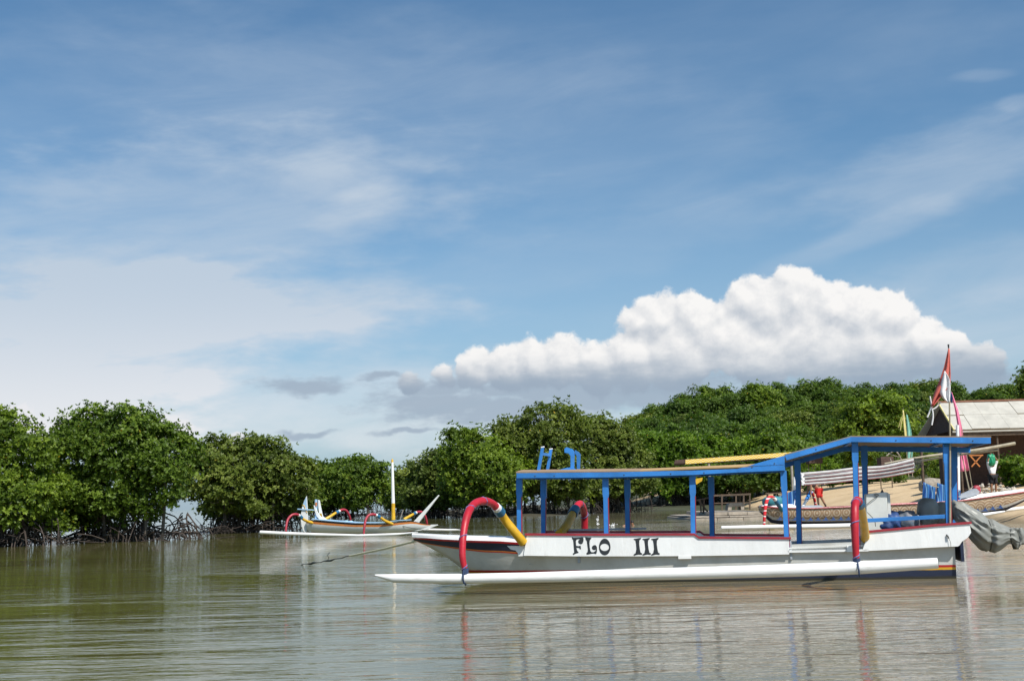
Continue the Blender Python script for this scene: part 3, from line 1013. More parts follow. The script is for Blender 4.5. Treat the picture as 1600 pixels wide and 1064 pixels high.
# dark stand between the bushes and the sand
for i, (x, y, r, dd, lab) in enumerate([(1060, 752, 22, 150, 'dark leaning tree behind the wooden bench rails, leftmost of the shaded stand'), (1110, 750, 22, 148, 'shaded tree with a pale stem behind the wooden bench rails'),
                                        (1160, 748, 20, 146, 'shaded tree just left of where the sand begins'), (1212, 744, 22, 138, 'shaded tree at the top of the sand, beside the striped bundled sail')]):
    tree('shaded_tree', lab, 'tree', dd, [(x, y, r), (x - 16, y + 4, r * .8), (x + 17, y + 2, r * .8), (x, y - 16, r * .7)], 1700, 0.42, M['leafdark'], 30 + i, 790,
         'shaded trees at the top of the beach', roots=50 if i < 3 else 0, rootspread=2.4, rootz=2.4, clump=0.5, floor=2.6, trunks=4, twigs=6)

# ---- the wooded hill: single trees, five kinds of crown shared between them
protos = []
rsd = random.Random(5)
for k in range(6):
    bl = [(0, 0, 4.2, 2.6, 2.6, 1.9)]
    for j in range(7):
        a = rsd.uniform(0, 6.28)
        q = rsd.uniform(1.0, 2.2)
        bl.append((math.cos(a) * q, math.sin(a) * q, rsd.uniform(3.0, 5.6), rsd.uniform(1.1, 1.7), rsd.uniform(1.1, 1.7), rsd.uniform(0.9, 1.4)))
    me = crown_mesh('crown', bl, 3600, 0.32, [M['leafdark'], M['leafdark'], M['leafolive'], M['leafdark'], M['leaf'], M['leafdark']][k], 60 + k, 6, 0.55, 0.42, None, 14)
    tb = MB()
    tb.tube(bez([(0, 0, -1), (rsd.uniform(-.3, .3), 0, 2), (0, 0, 4.4)], 5), [.24, .2, .17, .14, .1, .05], 6, cap=False)
    for j in range(4):
        b = bl[j + 1]
        tb.tube(bez([(0, 0, 2.0), (b[0] * .5, b[1] * .5, 3.0), b[:3]], 4), [.1, .08, .06, .05, .03], 5, cap=False)
    tme = tb.build('trunk', M['bark'], None)
    tmesh = tme.data
    bpy.data.objects.remove(tme)
    protos.append((me, tmesh))

HG = 'trees covering the low hill'
hn = 0
rsd = random.Random(77)
cand = []
for row in range(22):
    dist = 152 + row * 10.5
    step = 5.2
    x = dist * -0.02
    while x < dist * 0.47:
        cand.append((x + rsd.uniform(-2, 2), dist + rsd.uniform(-4, 4), row))
        x += step + rsd.uniform(0, 2.4)
for (x, y, row) in cand:
    a = math.atan2(x, y)
    if a < 0.085 + max(0, (190 - y)) * 0.0006:
        continue
    z = float(hill_h(np.array([x]), np.array([y]))[0])
    if y < 190 and a > 0.30:
        continue
    # only trees that are not wholly hidden behind the row in front, near rows and the skyline
    if row not in (0, 2, 4, 6, 8, 10, 12, 14, 15, 16, 18):
        continue
    if hn >= 296:
        break
    k = rsd.randrange(6)
    s = rsd.uniform(0.85, 1.45) * (1.0 + 0.25 * (row > 12))
    zone = 'high on the hill against the sky' if row >= 12 else ('on the slope of the hill' if row >= 5 else 'at the foot of the hill')
    look = {2: 'olive toned', 4: 'fresh green'}.get(k, 'dark green')
    t_ = empty('hill_tree', 'one of the %s trees packed %s' % (look, zone), 'tree', (x, y, z - 0.6), rsd.uniform(0, 6.28), '%s trees %s' % (look, zone))
    t_.scale = (s, s, s * rsd.uniform(0.85, 1.1))
    mobj('crown', protos[k][0], t_)
    mobj('trunk', protos[k][1], t_)
    hn += 1
print('hill trees', hn, 'of', len(cand))

# ================================================================== MAIN BOAT
FB = Frame(1000, 910.5, 0.0, R(-12), v=-0.80)      # v = 0 on the boat's centre line, near board at v = -0.8
boat = empty('outrigger_boat', 'big white outrigger boat lettered FLO III with a blue timber canopy and red arches', 'boat', FB.o, FB.rot)
L = FB.L
VB = -0.80


def sect(xs, ys):
    return lambda u: interp(u, xs, ys)


# near board outlines from the photograph, converted to boat metres
bt = [L(x, y, VB) for x, y in [(823, 836), (960, 836.5), (1085, 836), (1092, 841), (1233, 842)]]
bb = [L(x, y, VB) for x, y in [(818, 868), (900, 869), (1000, 869), (1085, 868.5), (1233, 866)]]
st = [L(x, y, VB) for x, y in [(1357, 832), (1400, 828), (1460, 822), (1515, 818)]]
sb = [L(x, y, VB) for x, y in [(1347, 861), (1400, 858.5), (1460, 855), (1497, 853.5)]]
u_b0 = bt[0].x
u_gap0, u_gap1 = bt[-1].x, sb[0].x
u_end = st[-1].x
bow = L(646, 841, 0.0)
dk = [L(x, y, -0.35 - 0.35 * k) for k, (x, y) in enumerate([(646, 841), (730, 848.5), (822, 853)])]
u_bow = bow.x
u_tran = L(1490, 860, -0.5).x
z_keelstern = -0.22

# hull sections: half beam at the top, at the chine, height of the top, keel depth
uu = [u_bow, u_bow + 0.25, u_bow + 0.6, u_bow + 1.1, u_bow + 1.8, u_bow + 2.6, u_bow + 3.6, u_bow + 5.0, u_bow + 6.5, u_bow + 8.0, u_tran]
ztop = [bow.z, bow.z - .015, bow.z - .04, bow.z - .065, bow.z - .09, .655, .645, .62, .60, .63, .665]
beam = [0.02, 0.17, 0.31, 0.45, 0.58, 0.67, 0.72, 0.745, 0.75, 0.74, 0.68]
zkeel = [bow.z - .03, bow.z - .14, bow.z - .33, 0.12, -0.06, -0.16, -0.2, -0.22, -0.22, -0.22, -0.20]
flare = [0.5, 0.42, 0.45, 0.5, 0.6, 0.74, 0.86, 0.91, 0.92, 0.92, 0.90]


def hull_pt(u, side, h):
    """h from 0 at the keel to 1 at the top edge"""
    zt, zk, bm_, fl = interp(u, uu, ztop), interp(u, uu, zkeel), interp(u, uu, beam), interp(u, uu, flare)
    z = lerp(zk, zt, h)
    w = bm_ * (lerp(0.0, fl, min(1, h / 0.22)) if h < 0.22 else lerp(fl, 1.0, ((h - 0.22) / 0.78) ** 0.85))
    return Vector((u, side * w, z))


us = list(np.linspace(uu[0], uu[3], 9)) + list(np.linspace(uu[3], u_tran, 22))[1:]
HS = [0, .08, .16, .22, .3, .4, .5, .6, .7, .8, .9, 1.0]
hmb = MB()
hmb.loft([[hull_pt(u, -1, h) for h in reversed(HS)] + [hull_pt(u, 1, h) for h in HS[1:]] for u in us], cap=False)
last = [hull_pt(u_tran, -1, h) for h in reversed(HS)] + [hull_pt(u_tran, 1, h) for h in HS[1:]]
hmb.add(last, [tuple(range(len(last)))])


def hullmat():
    """painted hull: navy boot top, ochre and red lines, pale grey sides with scuffs"""
    m = bpy.data.materials.new('hull_paint_bands')
    m.use_nodes = True
    t = m.node_tree
    b = t.nodes['Principled BSDF']
    tcn = t.nodes.new('ShaderNodeTexCoord')
    o = N(t, tcn.outputs['Object'])
    s = t.nodes.new('ShaderNodeSeparateXYZ')
    t.links.new(o.s, s.inputs[0])
    u, z = N(t, s.outputs[0]), N(t, s.outputs[2])
    n = noise(t, o, 2.2, 8, 0.65)
    body = mixc(t, n.step(0.35, 0.75), (0.58, 0.58, 0.55), (0.47, 0.46, 0.42))
    body = mixc(t, noise(t, vmath(t, 'MULTIPLY', o, (1.0, 1.0, 5.0)), 3.0, 8, 0.7).step(0.60, 0.72, 0, 0.5), body, (0.44, 0.40, 0.33))
    body = mixc(t, noise(t, vmath(t, 'MULTIPLY', o, (9.0, 1.0, 3.0)), 2.0, 4, 0.7).step(0.70, 0.76, 0, 0.7), body, (0.80, 0.80, 0.78))
    zz = z + (noise(t, o, 5, 2) - 0.5) * 0.012
    off = (u * 0.0)
    z1, z2, z3 = 0.145, 0.185, 0.225
    c_ = mixc(t, zz.m('LESS_THAN', z3), body, (0.42, 0.02, 0.02))
    c_ = mixc(t, zz.m('LESS_THAN', z2), c_, (0.60, 0.33, 0.02))
    c_ = mixc(t, zz.m('LESS_THAN', z1), c_, (0.016, 0.024, 0.055))
    c_ = mixc(t, (zz + (n - 0.5) * 0.04).step(0.06, 0.02), c_, (0.03, 0.028, 0.018))
    t.links.new(c_.s, b.inputs['Base Color'])
    b.inputs['Roughness'].default_value = 0.45
    bn = t.nodes.new('ShaderNodeBump')
    bn.inputs['Distance'].default_value = 0.006
    t.links.new(noise(t, vmath(t, 'MULTIPLY', o, (1, 1, 2)), 5, 4).s, bn.inputs['Height'])
    t.links.new(bn.outputs[0], b.inputs['Normal'])
    return m


hull = hmb.build('hull', hullmat(), boat, smooth=True, angle=0.9)
# bow: white deck, red edge, navy sheer stripe with ochre and red lines under it
u_fd = L(822, 853, -0.75).x


def strip(name, z_a, z_b, mat, parent, proud=0.006, u0=u_bow, u1=u_fd, taper=0.35, n=14):
    mb = MB()
    for sd in (-1, 1):
        secs = []
        for i in range(n + 1):
            u = lerp(u0 + 0.01, u1, i / n)
            k = min(1, lerp(taper, 1, min(1.0, i / n * 1.6)))
            zt = interp(u, uu, ztop)
            zk = interp(u, uu, zkeel)
            a = []
            for dz in (z_a * k, z_b * k):
                h = 1 + dz / max(zt - zk, 0.05)
                p = hull_pt(u, sd, max(h, 0.02))
                a.append(p)
            out = Vector((0, sd * proud, 0))
            secs.append([a[0] + out, a[1] + out, a[1] - out, a[0] - out])
        mb.loft(secs, close=True)
    return mb.build(name, mat, parent)


strip('navy_sheer_stripe', 0.0, -0.145, M['navy'], hull, 0.006)
strip('orange_line', -0.145, -0.163, M['orange'], hull, 0.007)
strip('red_line', -0.163, -0.178, M['red'], hull, 0.0075)
strip('red_deck_edge', 0.028, -0.008, M['red'], hull, 0.016)
dmb = MB()
secs = []
for i in range(15):
    u = lerp(u_bow - 0.02, u_fd, i / 14)
    w = interp(u, uu, beam) + 0.012
    z = interp(u, uu, ztop)
    secs.append([Vector((u, -w, z + .028)), Vector((u, -w * .96, z + .075)), Vector((u, 0, z + .10)), Vector((u, w * .96, z + .075)), Vector((u, w, z + .028))])
dmb.loft(secs, close=True)
dmb.build('fore_deck', M['white'], boat, smooth=True, angle=0.5)
# inner floor and frames
fmb = MB()
secs = []
for u in us:
    if u > u_fd - 0.1:
        secs.append([Vector((u, -interp(u, uu, beam) * .86, .34)), Vector((u, interp(u, uu, beam) * .86, .34)), Vector((u, interp(u, uu, beam) * .8, .30)), Vector((u, -interp(u, uu, beam) * .8, .30))])
fmb.loft(secs, close=True)
fmb.build('cabin_floor', M['grey'], boat)


def boardpoly(top, bot, v0, v1, name, mat, parent):
    """side board from its outline; v0 outer face, v1 inner face"""
    poly = [Vector((p.x, v0, p.z)) for p in top] + [Vector((p.x, v0, p.z)) for p in reversed(bot)]
    mb = MB()
    mb.prism(poly, Vector((0, v1 - v0, 0)))
    return mb.build(name, mat, parent, bevel=0.004)


end_curve = [L(x, y, VB) for x, y in [(1515, 818), (1517.5, 832), (1512, 840), (1503, 846), (1500, 851)]]
for sd in (-1, 1):
    vo, vi = sd * 0.80, sd * 0.765
    bd = boardpoly(bt, bb, vo, vi, 'side_board', M['white2'], boat)
    bd2 = boardpoly(st[:-1] + end_curve[:1], [p for p in sb] + end_curve[::-1][:-1], vo, vi, 'stern_side_board', M['white2'], boat)
    # red rails on top
    for top, par in ((bt, bd), (st, bd2)):
        mb = MB()
        ps = [Vector((p.x, sd * 0.783, p.z + 0.016)) for p in top]
        sc = [[p + Vector((0, a, b)) for a, b in ((-.036, -.018), (.036, -.018), (.036, .018), (-.036, .018))] for p in ps]
        sc[0] = [q - Vector((.03, 0, 0)) for q in sc[0]]
        sc[-1] = [q + Vector((.03, 0, 0)) for q in sc[-1]]
        mb.loft(sc, close=True)
        mb.build('red_rail', M['maroon'], par)
    # low sill across the boarding gap
    g0, g1 = L(1233, 860.5, VB), L(1352, 858.5, VB)
    mb = MB()
    mb.bar((g0.x - .02, sd * .775, g0.z - .01), (g1.x + .05, sd * .775, g1.z - .01), .05, .035)
    mb.build('boarding_sill', M['white'], boat)
    # foremost knee and small blocks
    k0 = L(800, 852, -0.72)
    mb = MB()
    kp = [L(x, y, -.73) for x, y in [(793, 852.5), (823, 852.5), (823, 868), (811, 868.5), (809.5, 863), (806, 859.5), (799, 858)]]
    mb.prism([Vector((q_.x, sd * .71, q_.z)) for q_ in kp], Vector((0, sd * .06, 0)))
    mb.build('knee', M['white'], boat)
    b0 = L(1070, 870.5, VB)
    mb = MB()
    mb.box((b0.x, sd * .775, b0.z), (.22, .06, .05))
    mb.build('cross_beam_end', M['white'], boat)
    b0 = L(1332, 857, VB)
    mb = MB()
    mb.box((b0.x, sd * .79, b0.z), (.18, .06, .10))
    mb.build('cross_beam_end', M['white'], boat)
    # chine ledge that joins boards and hull
    mb = MB()
    mb.loft([[Vector((u, sd * .60, interp(u, uu, ztop) - .05)), Vector((u, sd * .765, interp(u, uu, ztop) - .05)), Vector((u, sd * .765, interp(u, uu, ztop) - .075)), Vector((u, sd * .60, interp(u, uu, ztop) - .075))]
             for u in np.linspace(u_b0, u_tran, 12)], close=True)
    mb.build('side_ledge', M['hullgrey'], boat)

# front and rear cross boards closing the cabin, grey bulkhead at the gap
for x, z0, z1, mat in ((u_b0 + .03, .52, bt[0].z - .01, 'white2'), (u_gap0 + .02, .36, bt[-1].z - .06, 'grey')):
    mb = MB()
    mb.box((x, 0, (z0 + z1) / 2), (.035, 1.52, z1 - z0))
    mb.build('bulkhead', M[mat], boat)
tz = st[-1].z
mb = MB()
mb.box((u_tran + .10, 0, .5), (.05, 1.52, .44))
mb.build('transom_upper', M['navy'], boat)
mb = MB()
mb.prism([Vector((u_tran, -.04, .52)), Vector((u_tran + .16, -.04, .50)), Vector((u_tran + .05, -.04, .30)), Vector((u_tran, -.04, 0.0))], Vector((0, .08, 0)))
mb.build('stern_post', M['navy'], boat)
# seats along the cabin
for k in range(3):
    u = lerp(u_b0 + .9, u_gap0 - .8, k / 2)
    mb = MB()
    mb.box((u, 0, .60), (.30, 1.45, .03))
    mb.box((u, 0, .47), (.04, 1.40, .24))
    mb.build('thwart_seat', M['grey'], boat)
mb = MB()
mb.bar((L(866, 833, .74).x, .76, bt[0].z + .035), (L(1010, 833, .74).x, .76, bt[0].z + .035), .05, .035)
mb.build('far_rail_capping', M['grey'], boat)

# lettering, painted on the near board
VL = VB - 0.0035


def px8(X, Y):
    p = L(860 + X / 8.0, 820 + Y / 8.0, VL)
    return Vector((p.x, VL, p.z))


F_ = [(268, 148), (290, 158), (350, 156), (385, 152), (408, 150), (415, 175), (412, 205), (400, 232), (380, 240), (358, 232), (346, 210), (352, 188), (372, 178), (355, 175), (330, 180), (318, 200), (322, 258),
      (350, 262), (378, 256), (382, 300), (368, 302), (360, 285), (342, 284), (325, 282), (335, 320), (355, 345), (320, 355), (284, 372), (280, 355), (298, 345), (292, 280), (288, 220), (282, 180), (272, 178)]
L_ = [(435, 148), (470, 155), (514, 158), (505, 175), (492, 190), (488, 230), (492, 280), (500, 320), (512, 338), (540, 338), (560, 325), (572, 305), (555, 312), (532, 308), (518, 290), (522, 265), (545, 250),
      (568, 252), (582, 275), (583, 310), (580, 340), (572, 362), (540, 355), (510, 358), (478, 366), (452, 368), (450, 350), (465, 335), (468, 300), (460, 240), (455, 200), (440, 180)]
I_ = [(1040, 172), (1060, 170), (1135, 158), (1128, 178), (1112, 190), (1110, 240), (1118, 300), (1128, 345), (1145, 350), (1145, 372), (1100, 368), (1040, 382), (1042, 365), (1065, 350), (1075, 300), (1070, 240), (1062, 190), (1045, 185)]


def glyph(polys, name, offx=0):
    mb = MB()
    for poly in polys:
        mb.prism([px8(x + offx, y) for x, y in poly], Vector((0, 0.003, 0)))
    o = mb.build(name, M['letter'], boat)
    return o


glyph([F_], 'letter')
glyph([L_], 'letter')
ring = MB()
nn = 40
ro, ri = [], []
for i in range(nn):
    a = 2 * math.pi * i / nn
    eg = 1.0 + 0.06 * math.sin(a)
    ro.append(px8(679 + 72 * math.cos(a) * (1 + .04 * math.sin(a)), 272 + 104 * math.sin(a)))
    ri.append(px8(678 + 55 * math.cos(a), 277 + 46 * math.sin(a)))
fs = [(i, (i + 1) % nn, (i + 1) % nn + nn, i + nn) for i in range(nn)]
ring.add(ro + ri, fs)
ring.build('letter', M['letter'], boat)
for k in range(3):
    glyph([I_], 'letter', 110 * k)

# ---------------------------------------------------------------- canopy
VR = 0.86
VRF1, VRF2 = 0.98, 1.38      # the far edge overhangs more over the raised rear part
can = boat


def pl(pts, v):
    return [Vector((p.x, v, p.z)) for p in [L(x, y, -VR) for x, y in pts]]


fasc1 = [(807, 739), (960, 737.5), (1080, 735), (1152, 732.5), (1226, 711.5), (1226, 735), (1152, 738), (1080, 742), (960, 745.5), (807, 747)]
fasc2 = [(1226, 711.5), (1331, 682.5), (1331, 690.5), (1229, 719)]
fasc3 = [(1331, 682.5), (1548, 683.5), (1548, 693), (1331, 690.5)]
for sd in (-1, 1):
    for f_, nm in ((fasc1, 'front_roof_beam'), (fasc2, 'sloping_roof_beam'), (fasc3, 'rear_roof_beam')):
        v = -VR if sd < 0 else (VRF1 if nm == 'front_roof_beam' else VRF2)
        mb = MB()
        tl_ = 0.075 if (sd > 0 and nm != 'front_roof_beam') else 0.0
        mb.prism([p - Vector((0, 0, tl_)) for p in pl(f_, v)], Vector((0, -sd * 0.045, 0)))
        mb.build(nm, M['blue'], can, bevel=0.003)


def zat(x, y):
    p = L(x, y, -VR)
    return p.x, p.z


def roofpanel(a, b, name, cam_, mat, far=0.98, thick=0.018, over=0.0):
    """cambered sheet from (x,z) a to b"""
    mb = MB()
    secs = []
    for i in range(7):
        t = i / 6
        x, z = lerp(a[0], b[0], t), lerp(a[1], b[1], t)
        row = [Vector((x, v, z + cam_ * (1 - ((v - (far - VR) / 2) / ((far + VR) / 2)) ** 2) + 0.003 - (0.075 if far > 1.2 else 0.0) * (v + VR) / (far + VR))) for v in np.linspace(-VR - over, far + over, 9)]
        row += [p + Vector((0, 0, thick)) for p in reversed(row)]
        secs.append(row)
    mb.loft(secs, close=True)
    return mb.build(name, mat, can, smooth=True, angle=0.5)


r0, r1, r2, r3 = zat(806, 739), zat(1150, 732.5), zat(1226, 711.5), zat(1331, 682.5)
r4 = zat(1549, 683.5)
r1b = zat(1000, 736.8)
roofpanel(r0, r1b, 'roof_sheet', 0.055, M['ply'])
roofpanel((r1b[0], r1b[1]), (r2[0] - .02, r1[1] + .03), 'roof_sheet', 0.05, M['plytan'])
roofpanel(r2, r3, 'roof_sheet', 0.012, M['ceil'], VRF2)
roofpanel(r3, r4, 'roof_sheet', 0.012, M['ply'], VRF2)
for x, z in [(r0[0] + .03, r0[1] - .06), (zat(1083, 742)[0], zat(1083, 742)[1] + .03), (r2[0] - .03, zat(1226, 735)[1] + .03), (r3[0], r3[1] - .05), (zat(1480, 690)[0], zat(1480, 690)[1] + .03), (r4[0] - .03, r4[1] - .055)]:
    mb = MB()
    fv = (VRF2 if z > r2[1] - .09 else VRF1) - .05
    mb.box((x, (fv - VR + .05) / 2, z), (.05, fv + VR - .05, .07))
    mb.build('roof_cross_beam', M['blue'], can)
for t_ in (0.25, 0.62):
    x, z = lerp(r2[0], r3[0], t_), lerp(r2[1], r3[1], t_)
    mb = MB()
    mb.box((x, (VRF2 - VR) / 2, z - .035), (.045, VRF2 + VR - .1, .05))
    mb.build('roof_cross_beam', M['ceil'], can)


def post(ptop, pbot, v, wide=0.105, name='canopy_post', shorten=0.0):
    """square post: broad head, chamfer, slimmer shaft with a maroon edge"""
    a, b = Vector((ptop[0], v, ptop[1])), Vector((pbot[0], v, pbot[1]))
    mb = MB()
    h = (a.z - b.z)
    k1, k2 = min(0.30 / h, .3), min(0.36 / h, .36)
    ring_ = lambda c_, w, d: [c_ + Vector((sx_ * w / 2, sy_ * d / 2, 0)) for sx_, sy_ in ((-1, -1), (1, -1), (1, 1), (-1, 1))]
    w2 = wide * .80
    mb.loft([ring_(b, w2, .085), ring_(a.lerp(b, k2), w2, .085), ring_(a.lerp(b, k1), wide, .085), ring_(a, wide, .085)], close=True)
    p = mb.build(name, M['blue'], can, bevel=0.003)
    e = MB()
    c0, c1 = b + Vector((w2 / 2 + .004, -.02, 0.03)), a.lerp(b, k2) + Vector((w2 / 2 + .004, -.02, 0))
    e.bar(c0, c1, .055, .009, up=Vector((1, 0, 0)))
    e.build('maroon_edge', M['maroon'], p)
    return p


near = [(945, 746, 947, 835.5), (1081.5, 743, 1083, 835.5), (1224, 736, 1230, 858), (1336, 690.5, 1340, 858), (1479, 692.5, 1483.5, 821)]
farp = [(850, 752, 850, 838), (980.5, 751, 981.5, 838), (1111, 747, 1113, 838), (1246, 722, 1249, 858), (1350, 699, 1353, 845), (1490, 702, 1492, 825)]
for (x0, y0, x1, y1) in near:
    a, b = L(x0, y0, -.80), L(x1, y1, -.80)
    vv = -.80 + (.075 if x0 not in (811.5,) else .03)
    post((a.x, a.z + .01), (b.x, b.z), -.80 + .08)
a, b = L(811.5, 746.5, -.5), L(812, 846, -.5)
post((a.x, a.z + .02), (b.x, b.z), -.5)
for (x0, y0, x1, y1) in farp:
    a, b = L(x0, y0, .75), L(x1, y1, .75)
    post((a.x, a.z + .03), (b.x, b.z), .72, wide=0.11)
# stern rail
a, b = L(1354, 813, -.72), L(1487, 806, -.72)
mb = MB()
mb.bar(a, b, .05, .065)
mb.build('stern_guard_rail', M['blue'], can, bevel=.004)
a, b = L(1354, 813, -.72), L(1487, 806, -.72)
mb = MB()
mb.bar(Vector((a.x + .3, .74, a.z)), Vector((b.x, .74, b.z)), .05, .055)
mb.build('stern_guard_rail', M['blue'], can)

# roof racks: two pairs of uprights joined by rails
def rk(x, y, v):
    return L(x, y, v)


mb = MB()
mb.bar(rk(841, 738, -.45), rk(848, 699, -.45), .05, .06, up=Vector((0, 1, 0)))
r1_ = mb.build('roof_rack_upright', M['blue'], can)
mb = MB()
mb.bar(rk(855, 738, .45), rk(861, 702, .45), .05, .06, up=Vector((0, 1, 0)))
r2_ = mb.build('roof_rack_upright', M['blue'], can)
for r__, (x, y, v) in ((r1_, (848, 698.3, -.45)), (r2_, (861, 701.3, .45))):
    mb = MB()
    p = rk(x, y, v)
    mb.box(p, (.055, .065, .022), ry=-.15)
    mb.build('white_end_grain', M['white'], r__)
mb = MB()
mb.bar(rk(847, 709, -.45), rk(859, 711, .45), .035, .05)
mb.build('roof_rack_cross_bar', M['blue'], can)
mb = MB()
mb.prism([rk(x, y, -.42) for x, y in [(891.5, 737), (896.5, 737), (897, 706), (894, 701.5), (885, 698.5), (882, 701), (882, 707), (888, 708), (891.5, 712)]], Vector((0, .06, 0)))
mb.build('roof_rack_hook', M['blue'], can)
mb = MB()
mb.prism([rk(x, y, .42) for x, y in [(901.5, 737), (905.5, 737), (906.5, 710), (903.5, 706), (898, 703), (898.5, 709), (901, 712)]], Vector((0, .06, 0)))
mb.build('roof_rack_hook', M['blue'], can)
for v, pts in ((-.43, [(840, 738), (864, 736), (886, 730.5), (891, 730), (898, 732), (906, 738)]), (.43, [(857, 738), (878, 735), (895, 731), (905, 738)])):
    mb = MB()
    q = [rk(x, y, v) for x, y in pts]
    mb.prism(q, Vector((0, .05, 0)))
    mb.build('roof_rack_base', M['blue'], can)

# ---------------------------------------------------------------- floats and arms
VF = -2.95


def float_tube(pts_top, pts_bot, v, name, mat, parent, FR, n=16, tip=None):
    secs = []
    xs = [p[0] for p in pts_top]
    for i in range(n + 1):
        x = lerp(xs[0], xs[-1], i / n)
        yt = interp(x, [p[0] for p in pts_top], [p[1] for p in pts_top])
        yb = interp(x, [p[0] for p in pts_bot], [p[1] for p in pts_bot])
        a, b = FR.L(x, yt, v), FR.L(x, yb, v)
        secs.append(((a + b) / 2, (a - b).length / 2))
    mb = MB()
    mb.tube([s_[0] for s_ in secs], [s_[1] for s_ in secs], 20)
    return mb.build(name, mat, parent, smooth=True, angle=0.9)


ft = [(586, 897), (608, 896.5), (720, 896), (820, 894), (1000, 888), (1200, 882), (1340, 876.5), (1465, 871)]
fb_ = [(586, 899.5), (609, 910), (720, 912), (900, 909), (1100, 904.5), (1250, 900.5), (1340, 897), (1465, 888)]
fl = float_tube(ft, fb_, VF, 'outrigger_float', M['float'], boat, FB, 30)
fl2 = fl.copy()
COL.objects.link(fl2)
fl2.parent = boat
fl2.location = (0.9, -2 * VF - 0.2, 0)


def arm(parent, FR, pts, rads, cuts, name='outrigger_arm', mats=('armred', 'bandwhite', 'bandblue', 'yellow'), cord=True, n=40, sides=12, foot=None, turns=4):
    """curved arm from the float (t=0) to the hull (t=1); cuts: share of the length at which each wrap starts"""
    path = bez(pts, n)
    rr = [interp(i / n, [k / (len(rads) - 1) for k in range(len(rads))], rads) for i in range(n + 1)]
    seg = lambda a, b, g: ([path[i] for i in range(a, b + 1)], [rr[i] + g for i in range(a, b + 1)])
    c_ = [int(x * n) for x in cuts]
    mb = MB()
    p, r_ = seg(0, c_[0], 0)
    mb.tube(p, r_, sides)
    a_ = mb.build(name, M[mats[0]], parent, smooth=True, angle=1.0)
    for nm, i0, i1, g, mt in (('white_band', c_[0], c_[1], .012, mats[1]), ('blue_band', c_[1], c_[2], .02, mats[2]), ('yellow_root', c_[2], n, 0.0, mats[3])):
        if i1 <= i0: continue
        mb = MB()
        p, r_ = seg(i0, i1, g)
        mb.tube(p, r_, sides)
        mb.build(nm, M[mt], a_, smooth=True, angle=1.0)
    if cord:
        mb = MB()
        m_ = c_[0] * 4
        hp = []
        for i in range(m_ + 1):
            t = i / m_ * c_[0]
            j = min(int(t), c_[0] - 1)
            q = path[j].lerp(path[j + 1], t - j)
            r_ = lerp(rr[j], rr[j + 1], t - j) + .004
            d = (path[j + 1] - path[j]).normalized()
            w1 = d.cross(Vector((0, 1, 0.02))).normalized()
            w2 = d.cross(w1)
            # the cord runs along the arm and now and then takes a turn round it
            ph = -1.6 + (1.2 if (i % (m_ // turns)) < m_ // (turns * 3) else 0) * 2 * math.pi * ((i % (m_ // turns)) / (m_ // (turns * 3))) / 1.2
            hp.append(q + w1 * (math.cos(ph) * r_) + w2 * (math.sin(ph) * r_))
        mb.tube(hp, .009, 5)
        mb.build('binding_cord', M['cord'], a_)
        mb = MB()
        hp2 = []
        for i in range(c_[0] + 1):
            d = (path[min(i + 1, n)] - path[i]).normalized()
            w1 = d.cross(Vector((0, 1, 0.02))).normalized()
            w2 = d.cross(w1)
            ph = -1.15 + .1 * math.sin(i * .9)
            hp2.append(path[i] + w1 * (math.cos(ph) * (rr[i] + .004)) + w2 * (math.sin(ph) * (rr[i] + .004)))
        mb.tube(hp2, .007, 5)
        mb.build('binding_cord', M['cord'], a_)
    return a_, path


A1 = [L(727, 893, VF), L(722.5, 868, VF), L(724, 835, VF + .1), L(730, 805, VF + .35), L(740, 788, VF + .75), L(754, 782.5, VF + 1.1), L(768, 786, VF + 1.45), L(780, 798, VF + 1.75), L(789, 812, VF + 1.95), L(805, 832, -.92), L(818, 848, -.80)]
arm(boat, FB, A1, [.046, .055, .058, .066, .063, .068, .066, .074, .076, .080, .082], (0.66, 0.69, 0.735))
mb = MB()
q = L(727, 893, VF)
mb.tube([q + Vector((-.01, -.03, .05)), q + Vector((-.01, -.09, -.03)), q + Vector((-.01, -.11, -.10)), q + Vector((-.01, -.085, -.165)), q + Vector((.01, -.02, -.20))], .013, 6)
mb.tube([q + Vector((.0, 0, .06)), q + Vector((0, 0, -.05))], .054, 8)
mb.build('float_lashing', M['lash'], boat)
A2 = [L(1338, 878, VF), L(1336.5, 845, VF), L(1335.5, 812, VF + .03), L(1336, 790, VF + .15), L(1339, 781.5, VF + .5), L(1343, 786, VF + .9), L(1347, 803, VF + 1.4), L(1350, 822, -1.1), L(1352, 842, -.72)]
arm(boat, FB, A2, [.045, .055, .062, .06, .06, .062, .066, .07, .075], (0.60, 0.62, 0.66), turns=3)
mb = MB()
q = L(1338.5, 878, VF)
mb.tube([q + Vector((0, 0, .06)), q + Vector((.0, 0, -.04))], .056, 8)
mb.tube([q + Vector((.01, -.08, .0)), q + Vector((.015, -.13, -.09)), q + Vector((.02, -.11, -.17)), q + Vector((.03, -.04, -.21))], .012, 6)
mb.build('float_lashing', M['lash'], boat)
A3 = [Vector((L(913, 838, 2.4).x, 2.4, .35)), L(913.5, 825, 2.35), L(913, 803, 2.25), L(909, 789, 1.9), L(904, 788, 1.6), L(898, 797, 1.3), L(892, 808, 1.05), L(884, 822, .75), L(874, 834, .5)]
arm(boat, FB, A3, [.07, .07, .07, .07, .07, .075, .08, .085, .085], (0.60, 0.62, 0.70), turns=3)
A4 = [Vector((L(1400, 850, 2.4).x, 2.4, .35)), L(1400, 838, 2.35), L(1399, 826, 2.2), L(1394, 818, 1.8), L(1386, 820, 1.3), L(1374, 834, .7)]
arm(boat, FB, A4, [.06] * 6, (0.6, 0.63, 0.68), turns=2)

